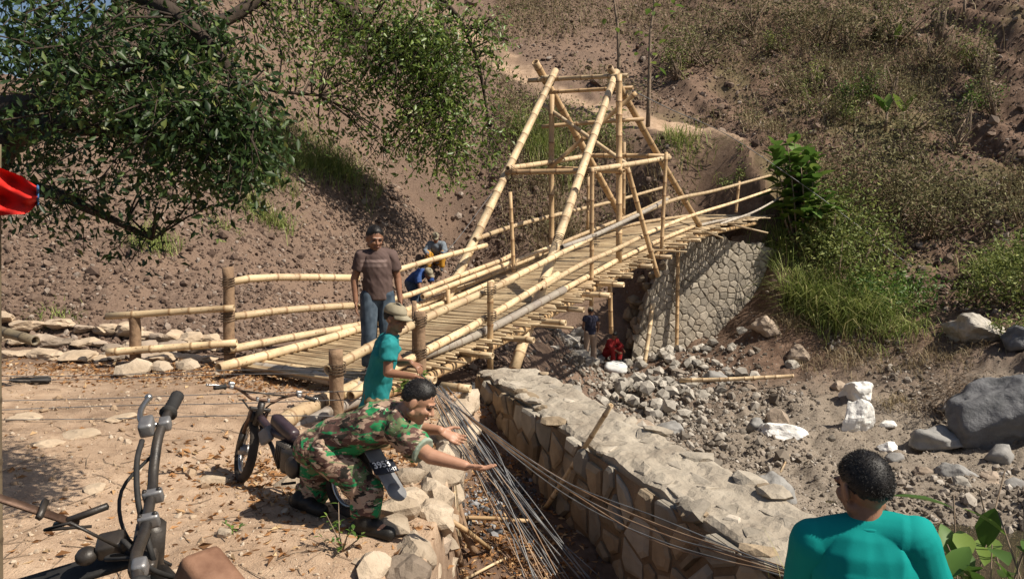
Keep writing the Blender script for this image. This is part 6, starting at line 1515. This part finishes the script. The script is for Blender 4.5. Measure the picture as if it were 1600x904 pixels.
leaf_plant(bs, [at(px, py, d) for px, py, d in ((1490,775,3.0),(1530,765,2.95),(1570,735,2.9),(1610,700,2.9),(1600,780,2.8),(1560,800,2.85),(1640,740,2.8))], .22, 'leaf_bright', 'leafy green sapling reaching in over the pool', 'leafy_plant', 9, .008, wr=.38, each=True)
bs = np.array([1.85, 2.75, tz(1.85, 2.75)])
leaf_plant(bs, [at(px, py, d) for px, py, d in ((1480,850,2.75),(1510,870,2.7),(1550,850,2.75),(1590,870,2.7),(1530,900,2.65),(1480,905,2.6),(1580,910,2.6),(1620,850,2.7))], .19, 'leaf_bright', 'low broad-leaved weeds at the bank edge beside the teal shirt', 'leafy_weed', 9, .006, wr=.42, each=True)
for (x_, y_, n, h, lb) in ((1.75,3.4,40,1.25,'tall thin grass stalks rising behind the man in bright teal'),(2.6,4.2,110,1.5,'reedy green grass standing in front of the pool'),(2.1,3.2,60,.85,'short green grass beside the broad-leaved weeds')):
    x = rng.normal(x_, .22, n); y = rng.normal(y_, .2, n); P = np.stack([x, y, tzv(x, y) - .02], 1)
    hh = np.clip((1.9 - .40 * y) - P[:, 2], .4, 4) * rng.uniform(.75, 1.0, n); V, Fs, tn = blades(P, hh, np.full(n, .007), rng.uniform(.05, .35, n), rng.uniform(.3, 1, n))
    tag(mk('tall_grass', V, Fs, M['grass'], None, smooth=True, attrs={'tone': tn}), lb, 'grass', 'grass at the foreground bank edge')
a = gp(535, 852, 4.25); leaf_plant(a, [a + np.array(v) for v in ((.08,-.05,.16),(-.1,.05,.2),(.02,-.1,.1),(-.04,.1,.26),(.12,.04,.1),(-.12,-.06,.12))], .05, 'leaf_bright', 'small yellow-green weed growing at the camouflaged man\'s boot', 'leafy_weed', 8, .005, wr=.4)
a = gp(365, 836, 4.5); leaf_plant(a, [a + np.array(v) for v in ((.06,0,.05),(-.06,.02,.05),(0,-.05,.06))], .05, 'leaf_bright', 'tiny green sprout on the open dirt', 'leafy_weed', 5, .003, wr=.4)
a = gp(640, 620, 8.0); leaf_plant(a, [at(px, py, d) for px, py, d in ((632,592,7.9),(645,585,7.9),(660,575,8.0),(650,600,7.8),(625,602,7.8),(668,590,7.9),(640,612,7.7))], .14, 'leaf_bright', 'leafy green plant growing under the bridge rail beside the cap-wearing man', 'leafy_weed', 8, .006, wr=.45)
grass_tuft(705, 650, 7.9, .35, .14, 160, 'short dry grass patch between bank and river wall', 'grass_dry', 'dry_grass', bw=.006)
# red cloth on the pole
M['red_flag'] = cloth('red_banner_cloth', (.50, .018, .015), (.62, .035, .025), 3, .7); M['blue_trim'] = cloth('blue_trim', (.03, .09, .22), (.06, .14, .30), 4)
nU, nV = 26, 18; V = []
for j in range(nV + 1):
    for i in range(nU + 1):
        u_, v_ = i / nU, j / nV; px = -130 + 188 * u_ ** .9; top = np.interp(u_, [0, .6, .85, 1], [225, 258, 275, 292]); bot = np.interp(u_, [0, .6, .9, 1], [340, 337, 334, 318]); V.append(at(px, top + (bot - top) * v_, 3.7 + .05 * math.sin(u_ * 17 + v_ * 3.0) + .035 * math.sin(v_ * 12 - u_ * 9)))
V = np.array(V); w = nU + 1; Fs = [[j * w + i, j * w + i + 1, (j + 1) * w + i + 1, (j + 1) * w + i] for j in range(nV) for i in range(nU)]
fl = thing('red_cloth', 'red cloth banner with blue trim tied to the upright pole', 'cloth', at(-4, 340, 3.7)); V2 = V + [0, .006, 0]
mk('cloth_panel', np.vstack([V, V2]), Fs + [[i + len(V) for i in f[::-1]] for f in Fs], M['red_flag'], fl)
g = G(); E_ = V.reshape(nV + 1, w, 3)[:, -1]; g.tube(E_ + [.002, .002, 0], .012, 6, flat=.5); g.build('trim', M['blue_trim'], fl)
# black plastic piece, red scrap, white sack
a = gp(48, 600, 8.5); g = G(); g.box(a + [.12, 0, .05], (.20, .10, .07), rotz(.1), .03); g.tube(crv([a + [.05, .04, .05], a + [-.1, .05, .06], a + [-.22, .03, .05]], 4), .016, 8); g.tube(crv([a + [.05, -.04, .04], a + [-.1, -.05, .04], a + [-.22, -.02, .05]], 4), .014, 8); g.tube([a + [-.22, .03, .05], a + [-.22, -.02, .05]], .015, 8)
tag(g.build('engine_guard', M['rubber'], None), 'black plastic part with two prongs lying on the dirt', 'part')
a = gp(518, 600, 8.0); V, Fs = rock_shape(5, 3, 7, .5); mk_o = mk('red_scrap', V * [.10, .05, .035] + a + [0, 0, .02], Fs, M['red_plastic'], None, smooth=False); tag(mk_o, 'crumpled red plastic scrap by the near end log', 'scrap')
a = gp(962, 556, 22.4); V, Fs = rock_shape(9, 3, 7, .25); tag(mk('white_sack', V * [.32, .25, .2] + a + [0, 0, .15], Fs, M['white_plastic'], None), 'white sack lying in the shade beside the abutment', 'sack')
